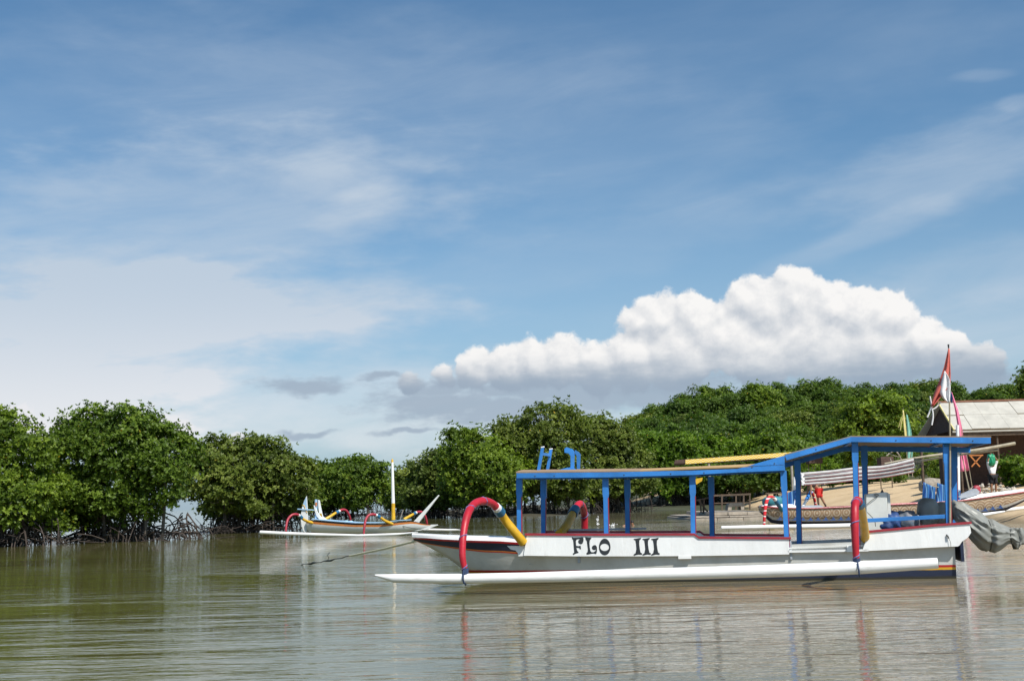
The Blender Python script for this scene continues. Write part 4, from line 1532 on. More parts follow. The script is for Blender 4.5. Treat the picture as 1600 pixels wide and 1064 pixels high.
# ---------------------------------------------------------------- cargo, engine cover, lines
mb = MB()
e0 = [L(x, y, -.35) for x, y in [(1353, 772), (1385.5, 768.5), (1389, 828), (1354, 830)]]
mb.prism(e0, Vector((0, .42, 0)))
wb = mb.build('engine_box', M['box'], None, bevel=.01)


def world_it(o):
    o.location = FB.o
    o.rotation_euler = (0, 0, FB.rot)
    return o


bx = empty('white_box', 'scuffed white box standing in the stern under the canopy, beside the rear red arm', 'box', FB.o, FB.rot)
wb.parent = bx
wb.name = 'box_body'
mb = MB()
e1 = [L(x, y, -.30) for x, y in [(1386, 769), (1390.5, 772), (1394, 828), (1389.3, 828)]]
mb.prism(e1, Vector((0, .34, 0)))
mb.build('box_side', M['hullgrey'], bx)
mb = MB()
mb.tube(bez([L(1354, 788, -.37), L(1364, 780, -.38), L(1373, 773, -.37), L(1366, 772, -.37), L(1371, 776, -.36)], 12), .005, 5)
mb.build('cord', M['darkrope'], bx)
mb = MB()
mb.tube(bez([L(1355, 800, -.5), L(1366, 812, -.52), L(1368, 822, -.46)], 10), .006, 5)
mb.build('cord', M['darkrope'], bx)
mb = MB()
pp = [L(x, y, .25) for x, y in [(1378.5, 763.5), (1381.5, 770), (1383, 790), (1382, 806), (1377, 812), (1374, 800), (1373.5, 782), (1375.5, 770)]]
mb.prism(pp, Vector((0, .05, 0)))
pd = mb.build('paddle', M['black'])
world_it(pd)
tag(pd, 'black leaf-shaped paddle blade standing upright behind the scuffed white box', 'paddle')


def lump(name, c, r, mat, seed, amp=0.18, fr=3.0, flat=0.0, parent=None, sub=4, ridges=None):
    """soft bundle: a rounded body with folds"""
    bm = bmesh.new()
    bmesh.ops.create_icosphere(bm, subdivisions=sub, radius=1.0)
    rs = random.Random(seed)
    ax = [(Vector((rs.gauss(0, 1), rs.gauss(0, 1), rs.gauss(0, 1))).normalized(), rs.uniform(0, 6.28), rs.uniform(.7, 1.6) * fr) for _ in range(6)]
    for v in bm.verts:
        d = v.co.normalized()
        k = 0
        for a, ph, f in ax:
            s_ = math.sin(d.dot(a) * f + ph)
            k += (1 - abs(s_)) * 0.7 + s_ * .3
        k = (k / 6 - .4) * amp * 2
        q = d * (1 + k)
        # squarish
        q = Vector([math.copysign(abs(x) ** 0.8, x) for x in q])
        v.co = Vector((q.x * r[0], q.y * r[1], max(q.z, -0.9 + flat) * r[2]))
    me = bpy.data.meshes.new(name)
    bm.to_mesh(me)
    bm.free()
    me.materials.append(mat)
    me.polygons.foreach_set('use_smooth', [True] * len(me.polygons))
    o = bpy.data.objects.new(name, me)
    o.location = c
    COL.objects.link(o)
    if parent: o.parent = parent
    return o


def FW(fr, px, py, v):
    p = fr.L(px, py, v)
    return fr.world(p.x, v, p.z)


o = lump('bundle', FW(FB, 1388, 816, -.1), (.24, .3, .20), M['bluetarp'], 3, .30, 8)
o.rotation_euler = (0, 0, FB.rot)
tag(o, 'dark blue tarpaulin bundle lying in the stern below the blue guard rail', 'bundle')
o = lump('bag', FW(FB, 1416, 815, -.05), (.24, .28, .20), M['bag'], 8, .24, 8)
o.rotation_euler = (0, 0, FB.rot)
tag(o, 'blue and flesh-coloured printed bag beside the dark blue bundle in the stern', 'bag')

# tarpaulin-covered outboard engine hanging out over the stern
tarp = empty('covered_outboard_engine', 'outboard engine wrapped in a grey wrinkled tarpaulin, hanging out over the stern', 'outboard engine', FB.o, FB.rot)
ctr = [(1487, 795, 14, .30), (1497, 800, 17, .33), (1507, 806, 21, .36), (1517, 814, 23, .38), (1527, 822, 24, .38), (1538, 829, 24, .36), (1550, 834, 23, .34), (1562, 836, 18, .30), (1573, 836, 14, .26), (1582, 837, 14, .22), (1589, 842, 17, .2), (1594, 846, 14, .17)]
secs = []
NT = 72
NSEG = 64
for i in range(NSEG + 1):
    x = lerp(ctr[0][0], ctr[-1][0], i / NSEG)
    xs = [c_[0] for c_ in ctr]
    y, r_, rv = (interp(x, xs, [c_[k] for c_ in ctr]) for k in (1, 2, 3))
    c0 = L(x, y, 0.0)
    rz = r_ * (c0 - Vector((0, 0, 0))).length * 0 + r_ / 91.0
    endk = min(1.0, (i + 0.6) / 3.0, (NSEG - i + 0.8) / 5.0) ** 0.5
    row = []
    for j in range(NT):
        a = 2 * math.pi * j / NT
        ca, sa = math.cos(a), math.sin(a)
        tt = i / NSEG
        # folds run along the bundle and fan from the tie near the engine leg
        fold = 0.0
        for (f1_, f2_, ph, am) in ((4, 2.5, 0.3, .07), (7, -3.5, 1.7, .045), (11, 5, 2.2, .022), (2, 11, 4.1, .03)):
            s_ = math.sin(f1_ * a + f2_ * tt + ph + 0.8 * math.sin(2 * tt * 3.1 + ph))
            fold += am * (1 - 1.7 * abs(s_) ** 1.3)
        pinch = 1 - .16 * math.exp(-((tt - .52) / .045) ** 2) - .13 * math.exp(-((tt - .86) / .04) ** 2)
        fold += .018 * (1 - 2 * abs(math.sin(9.0 * a + 3.0 * tt + 1.5 * math.sin(6 * tt)))) + .012 * math.sin(31 * tt + 5 * a)
        k = (1 + fold) * pinch
        drop = -0.10 * max(0, -sa) * math.sin(min(1, tt / .8) * math.pi)
        row.append(Vector((c0.x + .03 * ca * math.sin(9 * tt), ca * rv * k * endk, c0.z + (sa * rz * k + drop) * endk)))
    secs.append(row)
mb = MB()
mb.loft(secs, close=True)
cov = mb.build('tarpaulin', M['tarp'], tarp, smooth=True, angle=1.3)
hood = lump('tarpaulin_hood', (L(1450, 798, .05).x, .05, L(1450, 799, .05).z), (.185, .24, .245), M['tarp'], 21, .11, 5, parent=tarp)
hood2 = lump('tarpaulin_hood', (L(1472, 803, .2).x, .2, L(1472, 802, .2).z), (.2, .26, .2), M['tarp'], 25, .12, 5, parent=tarp)
mb = MB()
for t_, w in ((.52, 1.02), (.86, 1.02)):
    i = int(t_ * NSEG)
    c_ = sum(secs[i], Vector()) / NT
    mb.tube([c_ + (secs[i][j] - c_) * 1.02 for j in range(0, NT, 3)] + [c_ + (secs[i][0] - c_) * 1.02], .009, 5)
mb.build('tie_cord', M['darkrope'], tarp)
# hanging flap at the outer end
fl_ = MB()
a0 = L(1583, 832, -.1)
rows = []
for i in range(9):
    t = i / 8
    row = []
    for j in range(10):
        s_ = j / 9
        row.append(Vector((L(lerp(1578, 1600, s_), 835, 0).x + .02 * math.sin(8 * t + s_ * 5), -.16 + .30 * s_ * 0.3 + .04 * math.sin(s_ * 14 + t * 2), a0.z + .08 - t * (.30 - .05 * abs(s_ - .5)))))
    rows.append(row)
fl_.loft(rows, cap=False)
fo = fl_.build('tarpaulin_flap', M['tarp'], tarp, smooth=True, angle=2)
sol = fo.modifiers.new('thick', 'SOLIDIFY')
sol.thickness = .012

mb = MB()
g0_, g1_ = L(1585, 838, .02), L(1588, 858, .02)
mb.hexa([g1_ + Vector(v_) for v_ in ((-.05, -.02, 0), (.04, -.02, 0), (.04, .02, 0), (-.05, .02, 0))] + [g0_ + Vector(v_) for v_ in ((-.08, -.04, 0), (.06, -.04, 0), (.06, .04, 0), (-.08, .04, 0))])
mb.build('engine_leg', M['darkrope'], tarp, bevel=.01)

for x_, y_ in ((836, 743.5), (866, 743.2), (975, 741.8), (1048, 740), (1100, 738.5), (1175, 730), (1210, 724), (1275, 702), (1400, 688), (1455, 688.3), (1520, 688.6)):
    q = L(x_, y_, -VR - .002)
    mb = MB()
    mb.tube([q + Vector((0, -.004, 0)), q + Vector((0, .004, 0))], .011, 8)
    mb.build('bolt', M['darkrope'], boat)

# small shackle on the stern board
mb = MB()
q = L(1481, 838, VB - .01)
mb.tube([q + Vector((-.02, 0, .03)), q + Vector((0, -.02, .0)), q + Vector((.01, -.02, -.03))], .012, 6)
mb.tube(bez([q, q + Vector((.03, -.02, -.08)), q + Vector((.035, -.02, -.17))], 6), .004, 4)
mb.build('shackle', M['darkrope'], boat)

# mooring line from the bow
ml = empty('mooring_rope', 'pale yellow bow rope running down to a dark knotted end, left of the big boat', 'rope', (0, 0, 0))
b0 = FW(FB, 648, 845.5, 0.0)
p1 = G(546, 868.5, 0.30)
p2 = G(470, 882, 0.0)
p3 = G(330, 918, -0.004)
mb = MB()
mb.tube([b0, b0.lerp(p1, .5) + Vector((0, 0, -.012)), p1], .022, 8)
mb.build('pale_rope', M['rope'], ml, smooth=True)
mb = MB()
kn = [p1]
for i in range(1, 15):
    t = i / 14
    kn.append(p1.lerp(p2, t) + Vector((0, 0, .012 * math.sin(i * 2.1))) - Vector((0, 0, .02 * math.sin(t * math.pi))))
mb.tube(kn, [.011 + (.016 if i in (5, 6, 10, 11) else 0) for i in range(15)], 6)
kq = kn[6]
mb.tube(bez([kq, kq + Vector((.03, 0, .08)), kq + Vector((.0, 0, .13)), kq + Vector((.06, 0, .20))], 8), .009, 5)
mb.build('dark_knotted_rope', M['darkrope'], ml)

# flag lashed to the last post
fg = empty('flag', 'faded red and white flag drooping from a pole lashed to the last canopy post', 'flag', FB.o, FB.rot)
vf = -.78
ftop, fbot = L(1482, 541, vf), L(1484.5, 822, vf)
mb = MB()
mb.tube([fbot, fbot.lerp(ftop, .5) + Vector((.012, 0, 0)), ftop], [.018, .015, .009], 8)
mb.build('flag_pole', M['bamboo'], fg, smooth=True)
mb = MB()
mb.tube([ftop + Vector((0, 0, -.03)), ftop + Vector((0, 0, .03))], [.012, .016], 6)
mb.build('pole_tip', M['black'], fg)


def cloth(left, right, v0, name, mat, parent, FR, n=14, m_=8, amp=.05, ph=0.0, fr=9.0):
    """hanging cloth between a left and a right edge given as outlines in the photograph"""
    rows = []
    for i in range(n + 1):
        t = i / n
        a = [interp(t, np.linspace(0, 1, len(left)), [p[k] for p in left]) for k in (0, 1)]
        b = [interp(t, np.linspace(0, 1, len(right)), [p[k] for p in right]) for k in (0, 1)]
        row = []
        for j in range(m_ + 1):
            s_ = j / m_
            vv = v0 + amp * math.sin(fr * s_ + 2.5 * t + ph) * (0.3 + t)
            row.append(FR.L(lerp(a[0], b[0], s_), lerp(a[1], b[1], s_), vv))
        rows.append(row)
    mb = MB()
    mb.loft(rows, cap=False)
    o = mb.build(name, mat, parent, smooth=True, angle=3)
    s_ = o.modifiers.new('thick', 'SOLIDIFY')
    s_.thickness = .006
    return o


cloth([(1481.5, 545), (1475, 573), (1467, 597), (1459, 617), (1455, 634)], [(1484, 545), (1485.5, 585), (1485, 600), (1472, 618), (1457, 637)], vf - .02, 'red_half', M['flagred'], fg, FB, 16, 8, .05)
cloth([(1475.5, 580), (1471, 597), (1468, 614), (1473, 622), (1482, 629)], [(1477, 580), (1484, 592), (1485.5, 605), (1484.5, 618), (1483, 630)], vf - .07, 'white_half', M['flagwhite'], fg, FB, 14, 7, .04, 1.0)
mb = MB()
for k, pts in enumerate([[(1455, 635), (1452, 645), (1449, 652)], [(1456, 636), (1458, 650), (1456, 664)], [(1470, 628), (1462, 637), (1454, 640)], [(1453, 619), (1455, 630), (1456, 636)]]):
    mb.tube(bez([L(x, y, vf - .03) for x, y in pts], 8), .012, 5)
mb.build('frayed_ties', M['flagwhite'], fg)
mb = MB()
q = L(1484, 698, vf)
mb.tube([q + Vector((.03 * math.cos(a) * 2 - .03, .05 * math.sin(a) + .03, .004 * a)) for a in np.linspace(0, 18, 30)], .008, 5)
mb.build('pole_lashing', M['bandblue'], fg)

# ================================================================== SECOND BOAT (small white outrigger, middle distance)
def jhull(FR, st_, name, mats, parent, rows, nj=7, v0=0.0):
    """st_: stations (px x, y top, y bottom, half beam); rows: [(share of height, material index)] from the keel up"""
    mb = MB()
    secs = []
    n = 26
    xs = [s_[0] for s_ in st_]
    for i in range(n + 1):
        x = lerp(xs[0], xs[-1], i / n)
        yt, yb, hb = (interp(x, xs, [s_[k] for s_ in st_]) for k in (1, 2, 3))
        a, b = FR.L(x, yt, v0), FR.L(x, yb, v0)
        sec = []
        for h, _ in rows:
            w = hb * (1 - (1 - h) ** 2.2) ** 0.6 if h > 0 else 0.0
            sec.append(Vector((lerp(b.x, a.x, h), v0 + w, lerp(b.z, a.z, h))))
        full = [Vector((p.x, 2 * v0 - p.y, p.z)) for p in reversed(sec)] + sec[1:]
        secs.append(full)
    m_ = len(rows)
    for i in range(n):
        A, B = secs[i], secs[i + 1]
        k = len(A)
        for j in range(k - 1):
            r_ = (m_ - 2 - j) if j < m_ - 1 else (j - (m_ - 1))
            mb.add([A[j], A[j + 1], B[j + 1], B[j]], [(0, 1, 2, 3)], rows[r_ + 1][1])
    mb.add(secs[0], [tuple(range(len(secs[0])))], rows[-1][1])
    mb.add(secs[-1], [tuple(range(len(secs[-1])))], rows[-1][1])
    o = mb.build(name, mats, parent)
    me = o.data
    bm = bmesh.new()
    bm.from_mesh(me)
    bmesh.ops.remove_doubles(bm, verts=bm.verts, dist=0.0005)
    bmesh.ops.recalc_face_normals(bm, faces=bm.faces)
    bm.to_mesh(me)
    bm.free()
    me.polygons.foreach_set('use_smooth', [True] * len(me.polygons))
    me.set_sharp_from_angle(angle=0.8)
    return o, secs


F2 = Frame(545, 838, 0.0, R(-14), v=-1.7)
b2 = empty('outrigger_boat', 'small open white outrigger boat with four red arches and a tall white mast', 'outrigger boat', F2.o, F2.rot)
L2 = F2.L
px2 = 58.0 / FPX
M['paleblue'] = material('pale_blue_paint', (0.36, 0.55, 0.75), 0.5, 0.06, 3)
h2, s2 = jhull(F2, [(481, 812.5, 829, .20), (492, 813, 832.5, .34), (520, 815.5, 834, .42), (560, 818.5, 835, .46), (600, 818.5, 834.5, .44), (630, 814.5, 832.5, .36), (648, 813.5, 829, .2), (664, 818.5, 826.5, .08), (683, 820, 821.2, .02)],
               'hull', [M['white'], M['orange'], M['black'], M['maroon']], b2,
               [(0, 3), (.05, 3), (.12, 0), (.3, 0), (.5, 0), (.74, 0), (.78, 1), (.92, 1), (1.0, 2)])
mb = MB()
secs = []
for x in np.linspace(490, 640, 14):
    yt = interp(x, [481, 492, 520, 560, 600, 630, 648], [811.5, 812, 814.5, 817.5, 817.5, 813.5, 813])
    hb = interp(x, [481, 520, 560, 600, 630, 648], [.22, .42, .46, .44, .36, .2])
    p = L2(x, yt - .8, 0)
    secs.append([Vector((p.x, -hb - .03, p.z)), Vector((p.x, hb + .03, p.z)), Vector((p.x, hb + .03, p.z + .035)), Vector((p.x, -hb - .03, p.z + .035))])
mb.loft(secs, close=True)
mb.build('deck', M['paleblue'], b2)


def flat(FR, pts, v, th, name, mat, parent, bevel=0.0):
    mb = MB()
    q = FR.L(pts[0][0], pts[0][1], v)
    mb.prism([FR.L(x, y, v) for x, y in pts], Vector((0, th, 0)))
    return mb.build(name, M[mat] if isinstance(mat, str) else mat, parent, bevel=bevel)


rud = flat(F2, [(478.8, 775), (475, 783), (472, 793), (470.3, 803), (470, 813), (471.5, 822), (474, 829), (477, 832), (479, 829), (480.3, 815), (480.5, 800), (479.6, 786)], -.03, .06, 'stern_fin', 'white', b2)
flat(F2, [(478.6, 776), (475, 783.5), (472.6, 790), (475.5, 788.5), (478.2, 794), (479.6, 797)], -.034, .068, 'blue_fin_tip', 'paleblue', rud)
mb = MB()
mb.tube(bez([L2(x, y, -.045) for x, y in [(472, 789.5), (474.5, 789), (476.5, 793), (478, 798), (480, 801)]], 10), .018, 5)
mb.build('ochre_scroll', M['yellow'], rud)
flat(F2, [(480.5, 813), (484.5, 813), (486, 831), (482, 829)], -.09, .18, 'stern_post', 'white', b2)
flat(F2, [(492, 780), (494.6, 780), (494.8, 812), (492, 812)], -.05, .1, 'stern_upright', 'paleblue', b2)
flat(F2, [(490, 789), (492, 790.5), (496, 800), (501, 807), (508, 812), (500, 812), (494.5, 806), (491.5, 797)], -.10, .06, 'stern_horn', 'white', b2)
hn_ = flat(F2, [(497, 780.5), (499, 781.5), (501.5, 795), (504, 806), (510, 811.5), (502, 812), (498.5, 803), (497.3, 790)], .08, .06, 'stern_horn', 'white', b2)
flat(F2, [(492.7, 784.5), (494.9, 784.8), (494.6, 790.5), (492.9, 790)], -.11, .05, 'orange_tip', 'orange', b2)
flat(F2, [(499, 802), (502.5, 802), (503.5, 806.5), (500.2, 806.5)], .075, .07, 'ochre_patch', 'yellow', hn_)
mb = MB()
mb.bar(L2(465, 795, -.06), L2(492, 796.6, -.06), .05, .05)
mb.build('tiller', M['paleblue'], b2)
flat(F2, [(639, 825), (643, 818), (684.7, 773.3), (685.9, 774.2), (651, 820.5), (648, 827)], -.05, .1, 'bow_spike', 'white', b2)
flat(F2, [(640, 820), (683, 819.2), (683.5, 820.3), (664, 828), (640, 829.5)], -.05, .1, 'bow_beak', 'white', b2)
mb = MB()
mb.tube([L2(639.5, 821.5, -.08), L2(639.5, 821.5, -.02)], .035, 10)
mb.build('rope_eye', M['black'], b2)
mb = MB()
mb.tube([L2(614.6, 812, -.1), L2(614.3, 786, -.1)], [.10, .09], 12)
m0 = mb.build('mast_foot', M['yellow'], b2, smooth=True)
mb = MB()
mb.tube([L2(614.3, 786, -.1), L2(613, 722, -.1)], [.086, .062], 12)
mast = mb.build('mast', M['white'], b2, smooth=True)
mb = MB()
mb.tube([L2(613, 722, -.1), L2(612.9, 719, -.1), L2(612.8, 716.5, -.1)], [.066, .05, .015], 10)
mb.build('mast_cap', M['yellow'], mast)
mb = MB()
mb.tube([L2(625, 812, -.1), L2(630, 796, -.1)], .022, 6)
mb.build('stub_pole', M['drift'], b2)
float_tube([(407, 828.5), (445, 830.5), (500, 832.6), (560, 834.4), (620, 832.5), (653, 830.6)], [(407, 834), (445, 836), (500, 837.6), (560, 838.6), (620, 836.6), (653, 831.6)], -1.7, 'outrigger_float', M['float'], b2, F2, 16)
float_tube([(590, 824), (650, 824.8), (700, 826), (723, 826.3)], [(590, 828), (650, 828.8), (700, 829.6), (723, 828.6)], 1.7, 'outrigger_float', M['float'], b2, F2, 12)
mb = MB()
mb.bar(L2(722, 829, 1.65), L2(722, 820, 1.65), .05, .05)
mb.build('float_peg', M['white'], b2)
AR2 = [([(446.5, 830), (447.5, 820), (450, 811), (456, 804.5), (463, 803.3), (468, 805.5), (474, 811), (480, 814), (490, 817)], -1.7, -.25),
       ([(568.3, 834), (569.5, 822), (571.5, 812), (576, 805), (583, 803.3), (589, 805), (596, 809.5), (603, 814), (614, 818.5)], -1.7, -.35),
       ([(548.5, 822), (547.5, 812), (545, 804), (541, 797.5), (535, 796), (529, 799), (523, 802), (517, 806), (508, 811)], 1.7, .25),
       ([(667.5, 826), (667, 817), (664.5, 807), (660, 800.5), (654, 799.5), (649, 801.5), (644, 804), (638, 807.5), (631, 811)], 1.7, .25)]
M['armdull'] = material('dull_crimson_wrap', (0.36, 0.025, 0.045), 0.45, 0.12, 5)
for pts, va, vb in AR2:
    q = [L2(x, y, lerp(va, vb, (k / (len(pts) - 1)) ** 1.3)) for k, (x, y) in enumerate(pts)]
    arm(b2, F2, q, [.045, .055, .06, .062, .062, .062, .065, .07, .07], (0.585, 0.625, 0.73), mats=('armdull', 'bandwhite', 'bandblue', 'yellow'), cord=False, n=24, sides=10)
mb = MB()
mb.tube(bez([L2(614, 818, -.3), L2(640, 824, -.3), L2(672, 829.5, -.3), L2(700, 832, -.3)], 12), .012, 4)
mb.build('slack_line', M['darkrope'], b2)
mb = MB()
mb.tube(bez([L2(682, 820.5, 0), L2(700, 824, .6), L2(722, 827, 1.2)], 10), .012, 4)
mb.build('slack_line', M['darkrope'], b2)
for x, y in ((548, 816), (541, 815.5)):
    o = lump('float_ball', L2(x, y, .1), (.12, .12, .09), M['paleblue'], 3, .05, 3, parent=b2, sub=3)
    o.name = 'deck_bundle'

# ================================================================== THIRD BOAT (patterned, behind)
F3 = Frame(1300, 825.5, 0.0, R(2), v=-1.9)
b3 = empty('outrigger_boat', 'long outrigger boat with scrolled tan sides and blue wave band, bow on the sand', 'outrigger boat', F3.o, F3.rot)
L3 = F3.L
M['wavewhite'] = material('pale_wave_band', (0.50, 0.49, 0.46), 0.6, 0.1, 3)
S3 = [(1187, 791.5, 800, .25), (1193, 791.5, 812, .42), (1210, 793, 819, .55), (1260, 794, 820.5, .62), (1320, 791.5, 820, .64), (1390, 788, 818, .62), (1450, 785.2, 815, .58), (1500, 781.5, 811, .5), (1540, 776, 805, .4), (1575, 771.5, 797, .26), (1600, 768, 783, .16), (1640, 759, 764, .04)]
h3, s3 = jhull(F3, S3, 'hull', [M['carved'], M['navy'], M['wavewhite'], M['white']], b3,
               [(0, 1), (.08, 1), (.22, 1), (.38, 2), (.5, 0), (.65, 0), (.85, 0), (1.0, 0)])
mb = MB()
for sgn in (-1, 1):
    pts = []
    for x in np.linspace(1187, 1638, 40):
        yt, hb = interp(x, [s_[0] for s_ in S3], [s_[1] for s_ in S3]), interp(x, [s_[0] for s_ in S3], [s_[3] for s_ in S3])
        p = L3(x, yt, 0)
        pts.append(Vector((p.x, sgn * (hb + .03), p.z)))
    mb.tube(pts, .035, 6)
mb.build('red_gunwale', M['maroon'], b3)
mb = MB()
nw = 30
for k in range(nw):                      # painted crests, drawn as one low-relief band
    x0 = lerp(1212, 1568, k / nw)
    x1 = lerp(1212, 1568, (k + 1) / nw)
    hb = interp(x0, [s_[0] for s_ in S3], [s_[3] for s_ in S3])
    yt, yb = interp(x0, [s_[0] for s_ in S3], [s_[1] for s_ in S3]), interp(x0, [s_[0] for s_ in S3], [s_[2] for s_ in S3])
    v = -hb * .93 - .015
    y_ = lambda h: lerp(yb, yt, h)
    pts = [(x0, y_(.26)), (x1, y_(.26)), (lerp(x0, x1, .82), y_(.34)), (lerp(x0, x1, .62), y_(.47)), (lerp(x0, x1, .5), y_(.42)), (lerp(x0, x1, .40), y_(.33))]
    mb.prism([L3(a, b, v) for a, b in pts], Vector((0, .02, 0)))
w_ = mb.build('wave_crests', material('blue_wave_paint', (0.03, 0.07, 0.20), .5, .1, 4), b3)
w_['kind'] = 'stuff'
mb = MB()
secs = []
for x in np.linspace(1188, 1632, 30):
    yt, hb = interp(x, [s_[0] for s_ in S3], [s_[1] for s_ in S3]), interp(x, [s_[0] for s_ in S3], [s_[3] for s_ in S3])
    rise = interp(x, [1188, 1195, 1245, 1250, 1490, 1520, 1632], [.05, .16, .16, -.05, -.05, .14, .12])
    p = L3(x, yt, 0)
    secs.append([Vector((p.x, -hb, p.z)), Vector((p.x, -hb * .85, p.z + rise)), Vector((p.x, hb * .85, p.z + rise)), Vector((p.x, hb, p.z))])
mb.loft(secs, close=True)
mb.build('deck', M['white'], b3, smooth=False)
flat(F3, [(1252, 790), (1282, 789), (1290, 793), (1286, 796), (1250, 797)], -.45, .7, 'grey_hatch', 'grey', b3)
float_tube([(1127, 821.5), (1200, 819.5), (1300, 818), (1380, 816), (1450, 811), (1530, 802), (1570, 797.5)], [(1127, 827), (1200, 825.8), (1300, 825), (1380, 822.6), (1450, 817.5), (1530, 808.5), (1570, 800)], -1.9, 'outrigger_float', M['float'], b3, F3, 20)
float_tube([(1210, 812), (1300, 812), (1400, 808), (1530, 799), (1600, 790.5), (1650, 784)], [(1210, 816), (1300, 816), (1400, 813), (1530, 805), (1600, 796), (1650, 788)], 1.9, 'outrigger_float', M['float'], b3, F3, 20)
q = [L3(x, y, v) for x, y, v in [(1193.6, 822, -1.9), (1194.5, 806, -1.9), (1196, 792, -1.85), (1199, 780, -1.7), (1204, 776.5, -1.5), (1210, 779, -1.3), (1216, 788, -1.0), (1222, 797, -.5)]]
arm(b3, F3, q, [.05, .065, .07, .07, .07, .07, .075, .08], (.72, .78, .88), mats=('armstripe', 'bandwhite', 'bandblue', 'teal'), cord=False, n=24, sides=10)
q = [L3(x, y, v) for x, y, v in [(1277, 800, 1.9), (1274.5, 790, 1.85), (1272, 778, 1.7), (1268.5, 769, 1.5), (1265.5, 771, 1.3), (1262, 777, 1.0), (1258, 785, .7), (1254, 792, .4)]]
arm(b3, F3, q, [.06] * 8, (.50, .52, .80), mats=('armstripe', 'bandwhite', 'blue', 'bandwhite'), cord=False, n=24, sides=10)
q = [L3(x, y, v) for x, y, v in [(1470, 816, -1.9), (1470, 800, -1.8), (1473, 790, -1.5), (1480, 788, -1.1), (1488, 794, -.5)]]
arm(b3, F3, q, [.06] * 5, (.6, .64, .8), mats=('armstripe', 'bandwhite', 'blue', 'teal'), cord=False, n=20, sides=10)
# mast, spars and the bundled sail
mb = MB()
mb.tube([L3(1497.5, 784, 0), L3(1496.2, 664, 0)], [.085, .066], 12)
mb.build('mast', M['white'], b3, smooth=True)
mb = MB()
mb.tube([L3(1516, 772, .1), L3(1510, 745, .1), L3(1501, 700, .1)], [.03, .028, .022], 6)
mb.build('leaning_pole', M['bamboo'], b3, smooth=True)
mb = MB()
mb.tube(bez([L3(x, y, -.12) for x, y in [(1382, 724.5), (1425, 716.2), (1480, 708.5), (1530, 702.5), (1586, 692.5)]], 16), [.04] * 6 + [.055] * 5 + [.07] * 6, 8)
mb.build('bamboo_spar', M['bamboo'], b3, smooth=True)
mb = MB()
mb.tube(bez([L3(x, y, .05) for x, y in [(1428, 722), (1480, 713), (1530, 706.5), (1560, 703)]], 12), .045, 8)
mb.build('bamboo_spar', M['bamboo'], b3, smooth=True)
folds = [([(1253, 740.5), (1300, 736.5), (1340, 731.5), (1381, 729), (1427, 718.5)], 2.3), ([(1254, 745.8), (1300, 742), (1340, 737.6), (1381, 733.3), (1428, 724.3)], 2.4),
         ([(1255, 751), (1300, 747.6), (1340, 743), (1381, 738.6), (1428, 730.2)], 2.3), ([(1255.5, 755.8), (1300, 752.6), (1340, 748), (1381, 743.8), (1428, 735.8)], 2.2)]
sl_ = None
for k, (pts, r_) in enumerate(folds):
    mb = MB()
    rr = r_ * 51.0 / FPX
    path = bez([L3(x, y, -.25 + .05 * k) + Vector((0, 0.03 * math.sin(j * 1.3 + k), 0)) for j, (x, y) in enumerate(pts)], 24)
    mb.tube(path, [rr * (1 + .06 * math.sin(i * 1.7 + k)) for i in range(25)], 10)
    fo_ = mb.build('sail_fold', M['sailcloth'], b3, smooth=True)
    mb = MB()
    mb.tube([p + Vector((0, -.03, -rr * .95)) for p in path], .011, 5)
    mb.build('red_piping', M['maroon'], fo_)
mb = MB()
mb.tube([L3(1255, 748, .0), L3(1300, 744, .0), L3(1381, 736, .0), L3(1428, 727, .0)], .16, 8)
mb.build('sail_core', M['greycloth'], b3)
mb = MB()
for a, b, c_ in ((1253, 742, 3), (1254, 748, 2), (1254, 754, 2)):
    for j in range(4):
        mb.tube(bez([L3(a + 3, b, -.3), L3(a - 1, b - 2 + j * 1.6, -.35), L3(a - 2 + j, b - 3.5 + 2.2 * j, -.3)], 5), .03, 5)
mb.build('sail_end_tufts', M['flagwhite'], b3)['kind'] = 'stuff'
mb = MB()
for k in range(5):
    c_ = L3(1429 + k * 2.2, 726 - k * .7, -.1)
    mb.tube([c_ + Vector((.02 * math.sin(a * 2), math.cos(a) * .24, math.sin(a) * .30 * (1 - k * .12))) for a in np.linspace(0, 6.28, 18)], .014, 5)
mb.build('sail_lashing', M['darkrope'], b3)['kind'] = 'stuff'
mb = MB()
c_ = L3(1497, 706.5, 0)
for k in range(4):
    mb.tube([c_ + Vector((math.cos(a) * .11, math.sin(a) * .15, .03 * k - .06)) for a in np.linspace(0, 6.28, 14)], .02, 5)
mb.build('mast_lashing', M['bandblue'], b3)['kind'] = 'stuff'
tl = lump('teal_cover', L3(1208, 784, -.1), (.45, .45, .26), M['teal'], 5, .08, 2.5, parent=b3, sub=3)
# short white post and rail the towels hang on
mb = MB()
mb.tube([L3(1241.5, 794, .2), L3(1241.5, 745, .2)], .05, 8)
mb.build('white_post', M['white'], b3, smooth=True)
mb = MB()
mb.tube([L3(1217, 775, .2), L3(1250, 762, .2)], .02, 6)
mb.build('towel_rail', M['bamboo'], b3)
o = cloth([(1218, 775.5), (1220, 787), (1223, 805)], [(1248, 763), (1248, 780), (1247, 796)], .1, 'towel', M['towel'], None, F3, 14, 16, .09, .4, 16)
o.location = F3.o; o.rotation_euler = (0, 0, F3.rot)
tag(o, 'blue striped towel hung on a rail over the stern of the patterned boat', 'towel', 'blue striped towels drying on the patterned boat')
mb = MB()
mb.tube([L3(1441, 756, -.2), L3(1500, 768, -.2)], .02, 6)
mb.build('towel_rail', M['bamboo'], b3)
o = cloth([(1443, 753), (1441, 772), (1440, 797)], [(1462, 762), (1461, 778), (1458, 800)], -.25, 'towel', M['towel'], None, F3, 14, 14, .10, .1, 13)
o.location = F3.o; o.rotation_euler = (0, 0, F3.rot)
